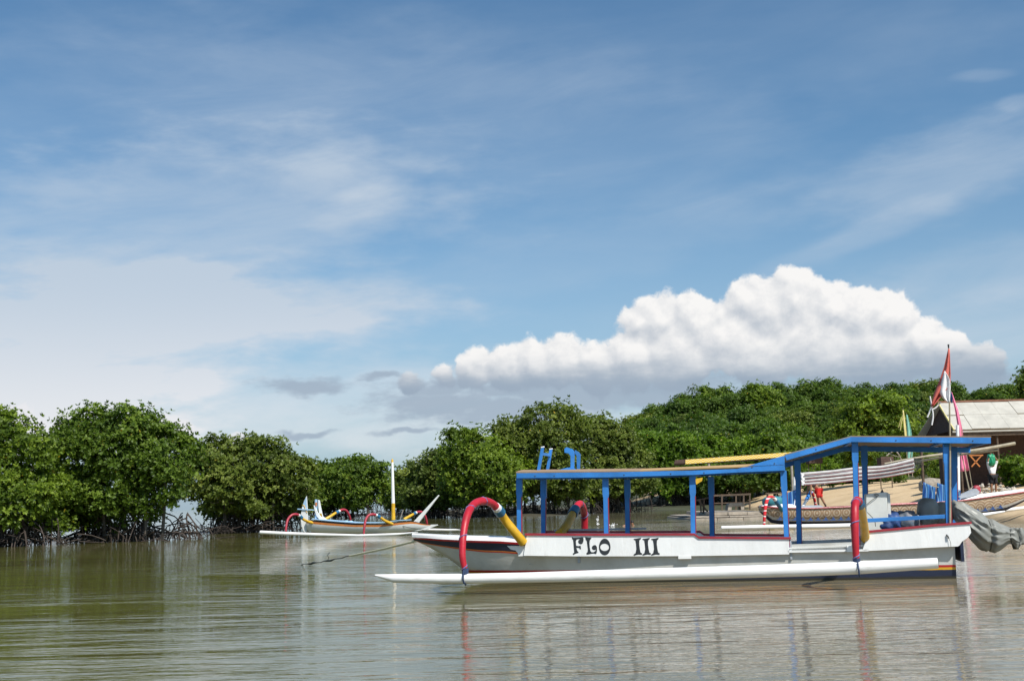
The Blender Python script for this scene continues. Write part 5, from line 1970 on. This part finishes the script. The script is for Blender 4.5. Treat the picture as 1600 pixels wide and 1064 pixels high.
tag(o, 'blue striped towel with pointed corner, above the guard rail left of the last canopy post', 'towel', 'blue striped towels drying on the patterned boat')
o = cloth([(1464, 754), (1463, 772), (1462, 792)], [(1501, 766), (1501, 778), (1500, 786)], -.22, 'towel', M['towel'], None, F3, 14, 18, .10, 1.1, 15)
o.location = F3.o; o.rotation_euler = (0, 0, F3.rot)
tag(o, 'wide blue striped towel hanging behind the last canopy post and flag pole', 'towel', 'blue striped towels drying on the patterned boat')
o = flat(F3, [(1497, 776), (1507, 771), (1526, 763), (1531, 768), (1528, 772), (1512, 777), (1503, 778)], -.3, .35, 'grey_board', 'grey', None)
o.location = F3.o; o.rotation_euler = (0, 0, F3.rot)
tag(o, 'loose grey board propped on the deck of the patterned boat beside its mast', 'board')
o = lump('bag', FW(F3, 1526, 764.5, .1), (.17, .15, .19), M['maroon'], 6, .2, 4, sub=3)
tag(o, 'small dark red bag standing on the patterned boat next to the grey board', 'bag')

# ================================================================== JETTY, AWNING, BENCHES
FJ = Frame(1140, 811, 0.0, R(0), v=0.0)
jt = empty('concrete_jetty', 'low weathered concrete jetty at the foot of the sand, behind the canopy posts', 'jetty', FJ.o, 0)
LJ = FJ.L
x0, x1 = LJ(1084, 811, 0).x, LJ(1196, 808, 0).x
z1, z2 = LJ(1140, 806, 0).z, LJ(1140, 803, 0).z
for k, (za, zb, ya, yb, xa, xb) in enumerate([(-.3, z1 * .5, -.25, 12, x0 - .2, x1 + .2), (z1 * .5 + .02, z1, 0.05, 12, x0, x1), (z1 + .02, z2 + .1, 1.6, 12, x0 + 1.2, x1 + .4)]):
    n_ = 3 - k % 2
    for j in range(n_):
        mb = MB()
        a, b = lerp(xa, xb, j / n_) + .015, lerp(xa, xb, (j + 1) / n_) - .015
        mb.box(((a + b) / 2, (ya + yb) / 2 + .03 * math.sin(j * 3 + k), (za + zb) / 2 + .012 * math.sin(j * 5 + k)), (b - a, yb - ya, zb - za))
        mb.build('concrete_slab', M['concrete'], jt, bevel=.02)
FA = Frame(1140, 800, 0, 0, v=0, dist=77)
aw = empty('awning', 'long low awning with a yellow patterned valance on a pale post, behind the boat canopy', 'awning', FA.o, 0)
LA = FA.L


def chevrons():
    m = bpy.data.materials.new('yellow_zigzag_cloth')
    m.use_nodes = True
    t = m.node_tree
    b = t.nodes['Principled BSDF']
    tcn = t.nodes.new('ShaderNodeTexCoord')
    s = t.nodes.new('ShaderNodeSeparateXYZ')
    t.links.new(tcn.outputs['Object'], s.inputs[0])
    x, z = N(t, s.outputs[0]), N(t, s.outputs[2])
    zig = ((x * 3.0).m('PINGPONG', 0.5) * 0.28 + z * 1.0 + x * -0.06)
    f_ = (zig * 7.0).m('FRACT').step(0.60, 0.72)
    cc = mixc(t, f_ * 0.8, (0.72, 0.46, 0.02), (0.80, 0.74, 0.56))
    t.links.new(cc.s, b.inputs['Base Color'])
    b.inputs['Roughness'].default_value = 0.8
    return m


a, b = LA(1071, 717.5, 0), LA(1240, 706, 0)
mb = MB()
mb.prism([LA(x, y, -.05) for x, y in [(1071, 718), (1150, 712.5), (1240, 706), (1240, 713), (1150, 719), (1071, 725)]], Vector((0, .04, 0)))
mb.build('valance', chevrons(), aw)
mb = MB()
mb.hexa([LA(1053, 724, .0), LA(1240, 716, .0), LA(1240, 716, 3.0), LA(1053, 727, 3.0), LA(1055, 718.5, .0), LA(1240, 706, .0), LA(1240, 709, 3.0), LA(1055, 721, 3.0)])
mb.build('awning_roof', M['gable'], aw)
for x in (1107, 1236):
    for v in (.1, 2.8):
        mb = MB()
        q = LA(x, 716, v)
        mb.tube([Vector((q.x, v, -.1)), q], .085, 10)
        mb.build('awning_post', M['drift'], aw, smooth=True)
mb = MB()
mb.prism([LA(x, y, .3) for x, y in [(1086, 748), (1098, 746), (1097, 751), (1088, 757)]], Vector((0, .1, 0)))
mb.build('yellow_bracket', M['yellow'], aw)


def bench(name, label, dist, xr, y0, y1, yfoot, legs, cat='railing'):
    F = Frame((xr[0] + xr[1]) / 2, y0, 0, 0, v=0, dist=dist)
    e = empty(name, label, cat, F.o, 0)
    mb = MB()
    mb.bar(F.L(xr[0], y0, 0), F.L(xr[1], y1, 0), .12, .10)
    mb.build('rail', M['wood'], e)
    mb = MB()
    mb.bar(F.L(xr[0], y0 + .6, 1.1), F.L(xr[1], y1 + .6, 1.1), .12, .10)
    mb.build('rail', M['wood'], e)
    for k, x in enumerate(legs):
        for v in (0, 1.1):
            mb = MB()
            yt = lerp(y0, y1, (x - xr[0]) / (xr[1] - xr[0])) + 1.2
            mb.bar(F.L(x, yfoot, v) , F.L(x, yt, v), .10, .10)
            mb.build('leg', M['wood'], e)
    mb = MB()
    mb.bar(F.L(xr[0], lerp(y0, yfoot, .55), 1.1), F.L(xr[1], lerp(y1, yfoot, .55), 1.1), .06, .08)
    mb.build('lower_rail', M['wood'], e)
    return e


bench('wooden_bench', 'long dark wooden bench frame standing behind the concrete trough on the jetty', 86, (1112, 1173), 774, 771.5, 796, (1114, 1128, 1150, 1162, 1171.5), 'bench')
bench('wooden_bench', 'dark wooden table frame on the sand behind the first blue striped towel', 118, (1196, 1272), 770.5, 768.5, 790, (1200, 1225, 1264, 1270), 'bench')
FT = Frame(1150, 797, 0, 0, v=0, dist=79)
mb = MB()
mb.prism([FT.L(x, y, 0) for x, y in [(1137, 797.5), (1138, 788.5), (1140.5, 786), (1160, 785.5), (1163, 788), (1163, 796.5), (1158, 797), (1157.5, 791), (1143.5, 791.5), (1143, 797.5)]], Vector((0, 1.0, 0)))
o = mb.build('concrete_trough', M['concrete'], None, bevel=.03)
o.location = FT.o
tag(o, 'pale concrete arch-shaped trough lying upside down on the jetty', 'trough')
mb = MB()
for k, (a, b) in enumerate([((1089, 790), (1106, 802)), ((1092, 776), (1096, 800)), ((1098, 778), (1102, 801)), ((1088, 781), (1104, 779))]):
    pass
st_ = empty('trestle', 'rough wooden trestle leaning beside the pale awning post on the jetty', 'trestle', Frame(1097, 800, 0, 0, v=0, dist=80).o, 0)
FS = Frame(1097, 800, 0, 0, v=0, dist=80)
for a, b in [((1091, 781), (1107, 801)), ((1094, 779), (1095.5, 801)), ((1100, 779), (1099, 802)), ((1088, 781.5), (1110, 777))]:
    mb = MB()
    mb.bar(FS.L(a[0], a[1], 0), FS.L(b[0], b[1], .1), .09, .09)
    mb.build('trestle_leg' if b[1] > 790 else 'trestle_top', M['wood'], st_)

# ================================================================== HUT
FH = Frame(1500, 750, 0, R(0), v=0, dist=80)
hut = empty('hut', 'beach hut with a pale sheeted roof, dark gable and open shaded front', 'hut', FH.o, 0)
LH = FH.L
zr = LH(1466, 630, 2.6).z
ze = LH(1497, 671.5, 0).z
xa, xb = LH(1490, 671, 0).x, LH(1490, 671, 0).x + 13.5
xr_ = LH(1466, 630, 2.6).x
gz = land_z(FH.o.x + xa, FH.o.y) - .1
vr = 2.6
NPX = 11
for row in range(2):
    for k in range(NPX):
        t0, t1 = row / 2, (row + 1) / 2
        mb = MB()
        c_ = []
        for (s_, t) in ((k / NPX, t0), ((k + 1) / NPX, t0), ((k + 1) / NPX, t1), (k / NPX, t1)):
            x = lerp(lerp(xa, xb, s_), lerp(xr_, xb - .6, s_), t)
            c_.append(Vector((x, lerp(0, vr, t), lerp(ze, zr, t))))
        cm = sum(c_, Vector()) / 4
        c_ = [cm + (p - cm) * .985 for p in c_]
        lift = .012 * ((k * 7 + row * 3) % 4) + (.03 if row else 0)
        mb.hexa([p + Vector((0, 0, lift)) for p in c_] + [p + Vector((0, 0, lift + .035)) for p in c_])
        mb.build('roof_sheet', M['roof'], hut)
mb = MB()
mb.hexa([Vector((xr_, vr, zr - .05)), Vector((xb, vr, zr - .05)), Vector((xb, 2 * vr, ze)), Vector((xr_ - .9, 2 * vr, ze - .4)), Vector((xr_, vr, zr)), Vector((xb, vr, zr)), Vector((xb, 2 * vr, ze + .05)), Vector((xr_ - .9, 2 * vr, ze - .35))])
mb.build('rear_roof', M['roof'], hut)
mb = MB()
mb.bar((xr_ - .1, vr, zr + .08), (xb, vr, zr + .08), .30, .12)
mb.build('ridge_cap', M['ridge'], hut)
mb = MB()
gl = LH(1453, 681, 4.0)
mb.prism([Vector((xa + .25, .35, ze)), Vector((xr_ + .25, vr, zr - .06)), Vector((gl.x, 2 * vr - .1, gl.z))], Vector((.06, 0, 0)))
mb.build('gable', M['gable'], hut)
mb = MB()
mb.bar((xa + .02, -.02, ze - .02), (xr_ - .02, vr, zr + .02), .06, .14)
mb.build('barge_board', M['paleyellow'], hut)
mb = MB()
mb.bar((xa - .1, -.05, ze - .12), (xb, -.05, ze - .12), .05, .10)
mb.build('eave_board', M['roof'], hut)
mb = MB()
mb.bar((xa - .1, .1, ze - .30), (xb, .1, ze - .30), .08, .24)
mb.build('eave_beam', M['wood'], hut)
mb = MB()
mb.hexa([Vector((gl.x - .6, .4, gl.z - .35)), Vector((xa + .1, .0, ze - .5)), Vector((xa + .4, 4.5, ze - .5)), Vector((gl.x - .6, 4.5, gl.z - .35)), Vector((gl.x - .6, .4, gl.z - .30)), Vector((xa + .1, .0, ze - .44)), Vector((xa + .4, 4.5, ze - .44)), Vector((gl.x - .6, 4.5, gl.z - .3))])
mb.build('lean_to_roof', M['roof'], hut)
for k in range(6):
    mb = MB()
    x = xa + .4 + k * 2.5
    mb.tube([Vector((x, .25, gz)), Vector((x, .25, ze - .2))], .075, 8)
    mb.build('hut_post', M['wood'], hut, smooth=True)
mb = MB()
mb.box(((xa + xb) / 2 + .5, 4.7, (gz + ze) / 2), (xb - xa - .4, .1, ze - gz))
mb.build('back_wall', M['gable'], hut)
mb = MB()
mb.box((xa + .55, 3.2, (gz + ze) / 2), (.08, 3.0, ze - gz))
mb.build('side_wall', M['gable'], hut)
mb = MB()
mb.tube([Vector((gl.x - .4, .6, gz)), Vector((gl.x - .4, .6, gl.z - .2))], .07, 8)
mb.build('hut_post', M['wood'], hut)
mb = MB()
mb.tube([Vector((gl.x - 1.6, 1.2, gz)), Vector((gl.x - 1.6, 1.2, gl.z - .4))], .09, 8)
mb.build('hut_post', M['wood'], hut)
# orange trestle table in front of the hut
FO = Frame(1525, 728, 0, 0, v=0, dist=76)
ot = empty('orange_trestle', 'orange crossed-leg trestle in the shade of the hut, right of the pink flag', 'trestle', FO.o, 0)
for a, b in [((1514, 711.5), (1536, 711)), ((1516, 712), (1531, 729)), ((1533, 712), (1518, 729))]:
    for v in (0, .7):
        mb = MB()
        mb.bar(FO.L(a[0], a[1], v), FO.L(b[0], b[1], v), .06, .07)
        mb.build('trestle_leg' if abs(a[1] - b[1]) > 3 else 'trestle_top', M['orangew'], ot)
# washing line
FC = Frame(1465, 695, 0, 0, v=0, dist=77)
wl = empty('washing_line', 'thin washing line under the hut eaves, seen below the rear roof of the boat', 'line', FC.o, 0)
mb = MB()
mb.tube(bez([FC.L(1432, 691, 0), FC.L(1460, 691.5, 0), FC.L(1487, 690, 0)], 8), .012, 4)
mb.build('line', M['darkrope'], wl)
for (x0_, x1_, y1_, mt, lab) in [(1448, 1456, 703, 'redcloth', 'red cloth hanging leftmost on the washing line'), (1459, 1466, 706, 'flagwhite', 'white and dark cloth hanging in the middle of the washing line'), (1469, 1477, 701, 'orangew', 'orange cloth hanging rightmost on the washing line')]:
    o = cloth([(x0_, 691), (x0_ + .5, y1_)], [(x1_, 691), (x1_ - .5, y1_ - 1)], 0, 'hanging_cloth', M[mt], None, FC, 5, 5, .05)
    o.location = FC.o
    tag(o, lab, 'cloth', 'clothes on the washing line')

# ---- flags on the beach
FP = Frame(1500, 738, 0, 0, v=0, dist=68)
pf = empty('feather_flag', 'tall narrow pink flag planted in front of the hut, widening towards its foot', 'flag', FP.o, 0)
gzz = land_z(FP.o.x, FP.o.y)
mb = MB()
mb.tube(bez([Vector((FP.L(1521, 745, 0).x, 0, gzz - .1)), FP.L(1512, 720, 0), FP.L(1500, 665, 0), FP.L(1490, 625, 0), FP.L(1486, 611, 0)], 16), .02, 6)
mb.build('flag_pole', M['bamboo'], pf)
cloth([(1486, 613), (1492, 640), (1497, 670), (1498, 700), (1500, 737)], [(1487.5, 613), (1497, 640), (1503.5, 670), (1507, 700), (1515, 735)], -.03, 'pink_cloth', M['pink'], pf, FP, 24, 8, .06, 0, 8)
mb = MB()
for j in range(5):
    mb.tube(bez([FP.L(1486, 612, 0), FP.L(1484 + j, 619, -.05), FP.L(1485 + j * .6, 626 + j, 0)], 5), .025, 4)
mb.build('dark_tassels', M['bluetarp'], pf)['kind'] = 'stuff'
FY = Frame(1412, 700, 0, 0, v=0, dist=98)
yf = empty('feather_flag', 'pale yellow pennant on a bamboo pole above the rear roof of the boat', 'flag', FY.o, 0)
mb = MB()
mb.tube([FY.L(1420, 745, 0), FY.L(1411, 637, 0)], [.03, .012], 6)
mb.build('flag_pole', M['bamboo'], yf)
cloth([(1410.5, 641), (1411.5, 665), (1414, 690)], [(1412, 641), (1415.5, 665), (1418, 690)], -.03, 'pennant', M['paleyellow'], yf, FY, 10, 4, .03)
mb = MB()
mb.tube(bez([FY.L(1411, 648, 0), FY.L(1407, 657, 0), FY.L(1404, 668, 0)], 6), .02, 5)
mb.tube(bez([FY.L(1411, 652, 0), FY.L(1408, 662, 0), FY.L(1407, 672, 0)], 6), .03, 5)
mb.build('trailing_ribbons', M['paleyellow'], yf)['kind'] = 'stuff'
tf = empty('feather_flag', 'ragged pale green cloth streamer hanging beside the yellow pennant', 'flag', FY.o, 0)
mb = MB()
mb.tube([FY.L(1426, 745, .3), FY.L(1416, 645, .3)], [.03, .012], 6)
mb.build('flag_pole', M['bamboo'], tf)
cloth([(1416, 648), (1417, 672), (1417.5, 700), (1418, 729)], [(1418, 648), (1424, 672), (1427, 700), (1424, 727)], .25, 'streamer', M['aqua'], tf, FY, 16, 7, .07, .5, 9)

# ---- rubble, driftwood, stump, crate
rs_ = random.Random(4)
mb = MB()
for k in range(150):
    t = rs_.random()
    x = lerp(1487, 1583, t)
    dist = 73 + rs_.uniform(-1.2, 1.2)
    p = W(x, 740, dist)
    gz_ = land_z(p.x, p.y)
    top = .75 * math.sin(min(1, t * 1.2) * math.pi) ** .5 * rs_.random()
    r_ = rs_.uniform(.07, .19)
    c_ = Vector((p.x, p.y, gz_ + top))
    ph = [rs_.uniform(.6, 1.3) for _ in range(6)]
    vv = [c_ + Vector((r_ * ph[0], 0, 0)), c_ - Vector((r_ * ph[1], 0, 0)), c_ + Vector((0, r_, 0)), c_ - Vector((0, r_ * ph[3], 0)), c_ + Vector((r_ * .2, 0, r_ * ph[4])), c_ - Vector((0, 0, r_ * ph[5]))]
    mb.add(vv, [(0, 2, 4), (2, 1, 4), (1, 3, 4), (3, 0, 4), (2, 0, 5), (1, 2, 5), (3, 1, 5), (0, 3, 5)])
o = mb.build('coral_rubble', M['coral'])
tag(o, 'low heap of bleached coral rubble along the top of the sand by the hut', 'rubble', kind='stuff')
dw = empty('driftwood', 'tangle of bleached bent driftwood branches behind the bundled striped sail', 'driftwood', Frame(1408, 720, 0, 0, v=0, dist=104).o, 0)
FD = Frame(1408, 720, 0, 0, v=0, dist=104)
for pts, r_ in [([(1385, 712), (1394, 706), (1404, 701), (1414, 699)], .05), ([(1388, 708), (1398, 712), (1406, 714)], .04), ([(1395, 700), (1403, 708), (1410, 722), (1414, 735)], .07), ([(1400, 698), (1410, 697), (1420, 700)], .04), ([(1391, 716), (1393, 724), (1392, 733)], .05), ([(1404, 722), (1406, 730), (1405, 738)], .05)]:
    mb = MB()
    mb.tube(bez([FD.L(x, y, rs_.uniform(-.3, .3)) for x, y in pts], 8), [r_ * (1 - .05 * k) for k in range(9)], 6)
    mb.build('branch', M['drift'], dw, smooth=True)
for (x, y, w, h, dist, lab, mt) in [(1383, 721, 1.2, .85, 108, 'reddish brown crate between the shrubs behind the bundled sail', 'gable'), (1272, 717, 1.5, .9, 128, 'reddish brown crate among shrubs above the left end of the bundled sail', 'gable')]:
    p = W(x, y, dist)
    e = empty('crate', lab, 'crate', (p.x, p.y, 0), .2)
    gz_ = max(land_z(p.x, p.y), p.z - 1.1)
    for k in range(4):
        mb = MB()
        mb.box((0, -.4, p.z - h * .5 + (k + .5) * h / 4), (w, .04, h / 4 - .02))
        mb.build('crate_board', M[mt], e)
    mb = MB()
    mb.box((0, 0, p.z - .05), (w, .76, h - .04))
    mb.build('crate_body', M[mt], e)
    mb = MB()
    for sx_ in (-1, 1):
        mb.box((sx_ * w * .45, 0, (p.z - h / 2 + land_z(p.x, p.y)) / 2), (.07, .07, max(.1, p.z - h / 2 - land_z(p.x, p.y))))
    mb.build('crate_stand', M['wood'], e)
o = lump('tree_stump', W(1462, 746, 90), (1.25, .7, .6), M['drift'], 9, .3, 3, sub=4)
o.location.z = land_z(o.location.x, o.location.y) + .35
tag(o, 'bulky grey tree stump on the sand behind the last canopy post', 'stump')

# ---- shrubs at the top of the beach
SHR = [(1262, 730, 16, 134, 'leafbright', 'light green shrub above the left tip of the bundled sail'), (1300, 728, 17, 134, 'leafbright', 'light green shrub above the bundled sail, seen left of the fifth canopy post'),
       (1345, 722, 18, 130, 'leaf', 'green shrub right behind the fifth canopy post'), (1395, 712, 20, 118, 'leafdark', 'dark shrub behind the driftwood tangle'),
       (1440, 712, 18, 108, 'leaf', 'green shrub below the rear roof of the boat, left of the washing line'), (1472, 722, 13, 100, 'leaf', 'shrub under the washing line'),
       (1580, 729, 13, 76, 'leafbright', 'sunlit bush right of the man carrying the green bag'), (1602, 726, 15, 75, 'leaf', 'bush cut by the right edge below the hut eaves'), (1610, 735, 18, 74, 'leafbright', 'low bush at the right edge of the sand')]
for k, (x, y, r_, dist, mt, lab) in enumerate(SHR):
    p = W(x, y, dist)
    gz_ = land_z(p.x, p.y)
    rr = r_ * dist / FPX
    e = empty('shrub', lab, 'shrub', (p.x, p.y, gz_), 0, 'shrubs along the top of the beach')
    zc = p.z - gz_
    bl = [(0, 0, zc, rr, rr, rr * .8), (-rr * .8, .1, zc * .75, rr * .7, rr * .7, max(.5, zc * .5)), (rr * .8, 0, zc * .7, rr * .75, rr * .7, max(.5, zc * .5)), (0, -.3, zc * .5, rr * 1.1, rr, max(.5, zc * .5))]
    mobj('leaves', crown_mesh('leaves', bl, 750, .19, M[mt], 200 + k, 7, .45, .22, 0.05, 16), e)
    mb = MB()
    for j in range(7):
        a = rs_.uniform(0, 6.28)
        mb.tube(bez([Vector((0, 0, -.1)), Vector((math.cos(a) * .3 * rr, math.sin(a) * .3 * rr, zc * .5)), Vector((math.cos(a) * .8 * rr, math.sin(a) * .6 * rr, zc))], 5), .025, 5)
    mb.build('stems', M['bark'], e)
# thin-leaved tall tree at the right edge
tree('casuarina_tree', 'tall feathery tree cut by the right edge of the photo, above the hut roof', 'tree', 118,
     [(1612, 605, 14), (1604, 596, 7), (1612, 582, 9), (1608, 614, 10), (1626, 600, 20), (1619, 630, 22)], 2200, 0.34, M['leafdark'], 91, 700, roots=0, clump=.35, trunks=1, twigs=14, clumps_per=12)
tree('broad_tree', 'broad glossy green tree before the hill, above the rear roof of the boat', 'tree', 125,
     [(1350, 650, 28), (1385, 640, 28), (1330, 672, 24), (1400, 668, 30), (1365, 680, 30), (1350, 632, 14), (1345, 700, 26), (1390, 700, 26)], 4200, 0.34, M['leaf'], 92, 730, roots=0, clump=.45, trunks=2, twigs=10)


# ================================================================== PEOPLE
def figure(root, name, J, E, mat, parent=None):
    """one continuous skinned body: J joints {name: (xyz, radius)}, E edges"""
    names = list(J)
    me = bpy.data.meshes.new(name)
    me.from_pydata([J[k][0] for k in names], [(names.index(a), names.index(b)) for a, b in E], [])
    o = bpy.data.objects.new(name, me)
    COL.objects.link(o)
    o.modifiers.new('skin', 'SKIN')
    sk = me.skin_vertices.new(name='') if not me.skin_vertices else me.skin_vertices[0]
    for i, k in enumerate(names):
        r_ = J[k][1]
        r_ = r_ if hasattr(r_, '__len__') else (r_, r_)
        sk.data[i].radius = r_
        sk.data[i].use_root = (k == root)
    sb_ = o.modifiers.new('sub', 'SUBSURF')
    sb_.levels = sb_.render_levels = 2
    me.materials.append(mat)
    if parent: o.parent = parent
    return o


def person(label, loc, rz, J, E, cloth_, hair_c):
    e = empty('person', label, 'person', loc, rz)
    body = figure('pelvis', 'body', J, E, M['skin'], e)
    for nm, keys, edges, grow, mat in cloth_:
        figure(keys[0], nm, {k: (J[k][0], tuple(x + grow for x in (J[k][1] if hasattr(J[k][1], '__len__') else (J[k][1],) * 2))) for k in keys}, edges, mat, body)
    if hair_c is not None:
        lump('hair', hair_c, (.092, .105, .10), M['hair'], 2, .04, 3, parent=body, sub=3)
    return e


HAND = lambda J, E, s, w, d: [J.update({f'{s}f{k}': (tuple(Vector(w) + Vector(d) * (.07 + .07) + Vector((0, (k - 1.5) * .022, -.01 * abs(k - 1.5)))), .009), f'{s}k{k}': (tuple(Vector(w) + Vector(d) * .08 + Vector((0, (k - 1.5) * .02, 0))), .012)}) or E.extend([(f'{s}hand', f'{s}k{k}'), (f'{s}k{k}', f'{s}f{k}')]) for k in range(4)]
# man with a green bag on his head, seen behind the bow of the patterned boat
pm = W(1553, 770, 58)
ztop_ = W(1547, 709, 58).z
zf = ztop_ - 1.92
J = {'pelvis': ((0, 0, .93), (.15, .11)), 'waist': ((0, 0, 1.06), (.13, .10)), 'chest': ((0, .01, 1.28), (.165, .115)), 'neckb': ((0, .01, 1.42), (.09, .08)), 'neck': ((-.01, 0, 1.49), .055), 'head': ((-.03, -.01, 1.60), (.078, .095)), 'crown': ((-.03, 0, 1.68), (.06, .075)),
     'lsh': ((-.18, 0, 1.40), .062), 'lel': ((-.25, -.12, 1.58), .045), 'lwr': ((-.13, -.12, 1.78), .032), 'lhand': ((-.10, -.10, 1.84), (.022, .035)),
     'rsh': ((.18, 0, 1.40), .062), 'rel': ((.25, -.08, 1.60), .045), 'rwr': ((.12, -.10, 1.78), .032), 'rhand': ((.09, -.09, 1.84), (.022, .035)),
     'lhip': ((-.10, 0, .86), .098), 'lkn': ((-.11, -.03, .48), .062), 'lan': ((-.11, .02, .09), .042), 'lft': ((-.12, -.15, .03), (.04, .03)),
     'rhip': ((.10, 0, .86), .098), 'rkn': ((.12, -.02, .48), .062), 'ran': ((.13, .04, .09), .042), 'rft': ((.15, -.13, .03), (.04, .03))}
E = [('pelvis', 'waist'), ('waist', 'chest'), ('chest', 'neckb'), ('neckb', 'neck'), ('neck', 'head'), ('head', 'crown'), ('chest', 'lsh'), ('lsh', 'lel'), ('lel', 'lwr'), ('lwr', 'lhand'), ('chest', 'rsh'), ('rsh', 'rel'), ('rel', 'rwr'), ('rwr', 'rhand'),
     ('pelvis', 'lhip'), ('lhip', 'lkn'), ('lkn', 'lan'), ('lan', 'lft'), ('pelvis', 'rhip'), ('rhip', 'rkn'), ('rkn', 'ran'), ('ran', 'rft')]
HAND(J, E, 'l', J['lhand'][0], (.3, 0, .95))
HAND(J, E, 'r', J['rhand'][0], (-.3, 0, .95))
pa = person('person in a white shirt and black shorts holding a green bag over the head', (pm.x, pm.y, zf), .15, J, E,
            [('white_shirt', ['pelvis', 'waist', 'chest', 'neckb', 'lsh', 'rsh', 'lel', 'rel'], [('pelvis', 'waist'), ('waist', 'chest'), ('chest', 'neckb'), ('chest', 'lsh'), ('lsh', 'lel'), ('chest', 'rsh'), ('rsh', 'rel')], .022, M['flagwhite']),
             ('black_shorts', ['pelvis', 'lhip', 'rhip', 'lkn', 'rkn'], [('pelvis', 'lhip'), ('lhip', 'lkn'), ('pelvis', 'rhip'), ('rhip', 'rkn')], .04, M['blackcloth'])], (-.03, .015, 1.64))
o = lump('green_bag', Vector((pm.x - .04, pm.y - .04, zf + 1.62)), (.20, .22, .32), M['green'], 14, .30, 5, sub=4)
tag(o, 'green plastic bag held over the head of the person in the white shirt', 'bag')
# bending person in red shorts on the patterned boat
pb = FW(F3, 1280, 795, .95)
zf = W(1280, 795, 52).z
J = {'pelvis': ((0, 0, .84), (.14, .11)), 'waist': ((-.10, 0, .95), (.12, .10)), 'chest': ((-.26, -.02, 1.10), (.15, .11)), 'neckb': ((-.36, -.02, 1.17), (.08, .075)), 'neck': ((-.42, -.03, 1.19), .052), 'head': ((-.50, -.04, 1.18), (.075, .09)), 'crown': ((-.57, -.05, 1.16), (.06, .07)),
     'lsh': ((-.33, -.17, 1.12), .055), 'lel': ((-.36, -.20, .86), .042), 'lwr': ((-.38, -.20, .63), .032), 'lhand': ((-.38, -.20, .56), (.02, .034)),
     'rsh': ((-.33, .17, 1.12), .055), 'rel': ((-.40, .20, .88), .042), 'rwr': ((-.44, .20, .66), .032), 'rhand': ((-.45, .20, .59), (.02, .034)),
     'lhip': ((.0, -.10, .78), .092), 'lkn': ((-.06, -.11, .44), .06), 'lan': ((-.04, -.12, .08), .04), 'lft': ((-.18, -.12, .03), (.04, .03)),
     'rhip': ((.04, .10, .78), .092), 'rkn': ((.16, .12, .46), .06), 'ran': ((.34, .14, .08), .04), 'rft': ((.24, .15, .03), (.04, .03))}
E = E[:22]
HAND(J, E, 'l', J['lhand'][0], (0, 0, -.95))
HAND(J, E, 'r', J['rhand'][0], (0, 0, -.95))
person('person in red shorts bending forward on the patterned boat below the bundled sail', (pb.x, pb.y, zf), 0.0, J, E,
       [('red_shorts', ['pelvis', 'lhip', 'rhip', 'lkn', 'rkn'][:5], [('pelvis', 'lhip'), ('lhip', 'lkn'), ('pelvis', 'rhip'), ('rhip', 'rkn')], .035, M['redcloth']),
        ('dark_shirt', ['waist', 'chest', 'neckb', 'lsh', 'rsh'], [('waist', 'chest'), ('chest', 'neckb'), ('chest', 'lsh'), ('chest', 'rsh')], .022, M['darkcloth'])], (-.535, -.045, 1.20))
# swimmer
ps = G(988, 821)
J = {'pelvis': ((.10, .30, -.22), .12), 'chest': ((.02, .12, -.10), (.15, .11)), 'neck': ((0, 0, .02), .055), 'head': ((0, -.02, .12), (.078, .09)), 'crown': ((0, 0, .2), (.06, .07)), 'lsh': ((-.18, .1, -.05), .055), 'lel': ((-.38, .05, .03), .045), 'lwr': ((-.55, -.05, -.04), .035), 'lhand': ((-.62, -.06, -.08), (.02, .035)), 'rsh': ((.19, .1, -.05), .055), 'rel': ((.4, .1, -.06), .045), 'rwr': ((.6, .1, -.1), .03)}
E = [('pelvis', 'chest'), ('chest', 'neck'), ('neck', 'head'), ('head', 'crown'), ('chest', 'lsh'), ('lsh', 'lel'), ('lel', 'lwr'), ('lwr', 'lhand'), ('chest', 'rsh'), ('rsh', 'rel'), ('rel', 'rwr')]
person('person swimming, only the head and shoulders above the water between two canopy posts', (ps.x, ps.y, 0), 0, J, E, [], (0, .02, .19))
mb = MB()
rsx = random.Random(9)
for (x, y, n_, w, h) in [(934, 822, 26, 2, 15), (957, 823, 26, 9, 2.5)]:
    for k in range(n_):
        t = rsx.random()
        q = W(x + rsx.gauss(0, w * .5), y - h * t, ps.y)
        q.z = max(q.z - W(x, 823, ps.y).z, 0.0) if True else q.z
        r_ = rsx.uniform(.008, .026) * (1 - .4 * t)
        q.y += rsx.uniform(-.2, .2)
        mb.tube([q, q + Vector((rsx.uniform(-.05, .05), 0, rsx.uniform(.02, .10)))], [r_, r_ * .4], 5)
o = mb.build('splash', M['foam'])
tag(o, 'small white splash on the water near the swimmer', 'splash', kind='stuff')
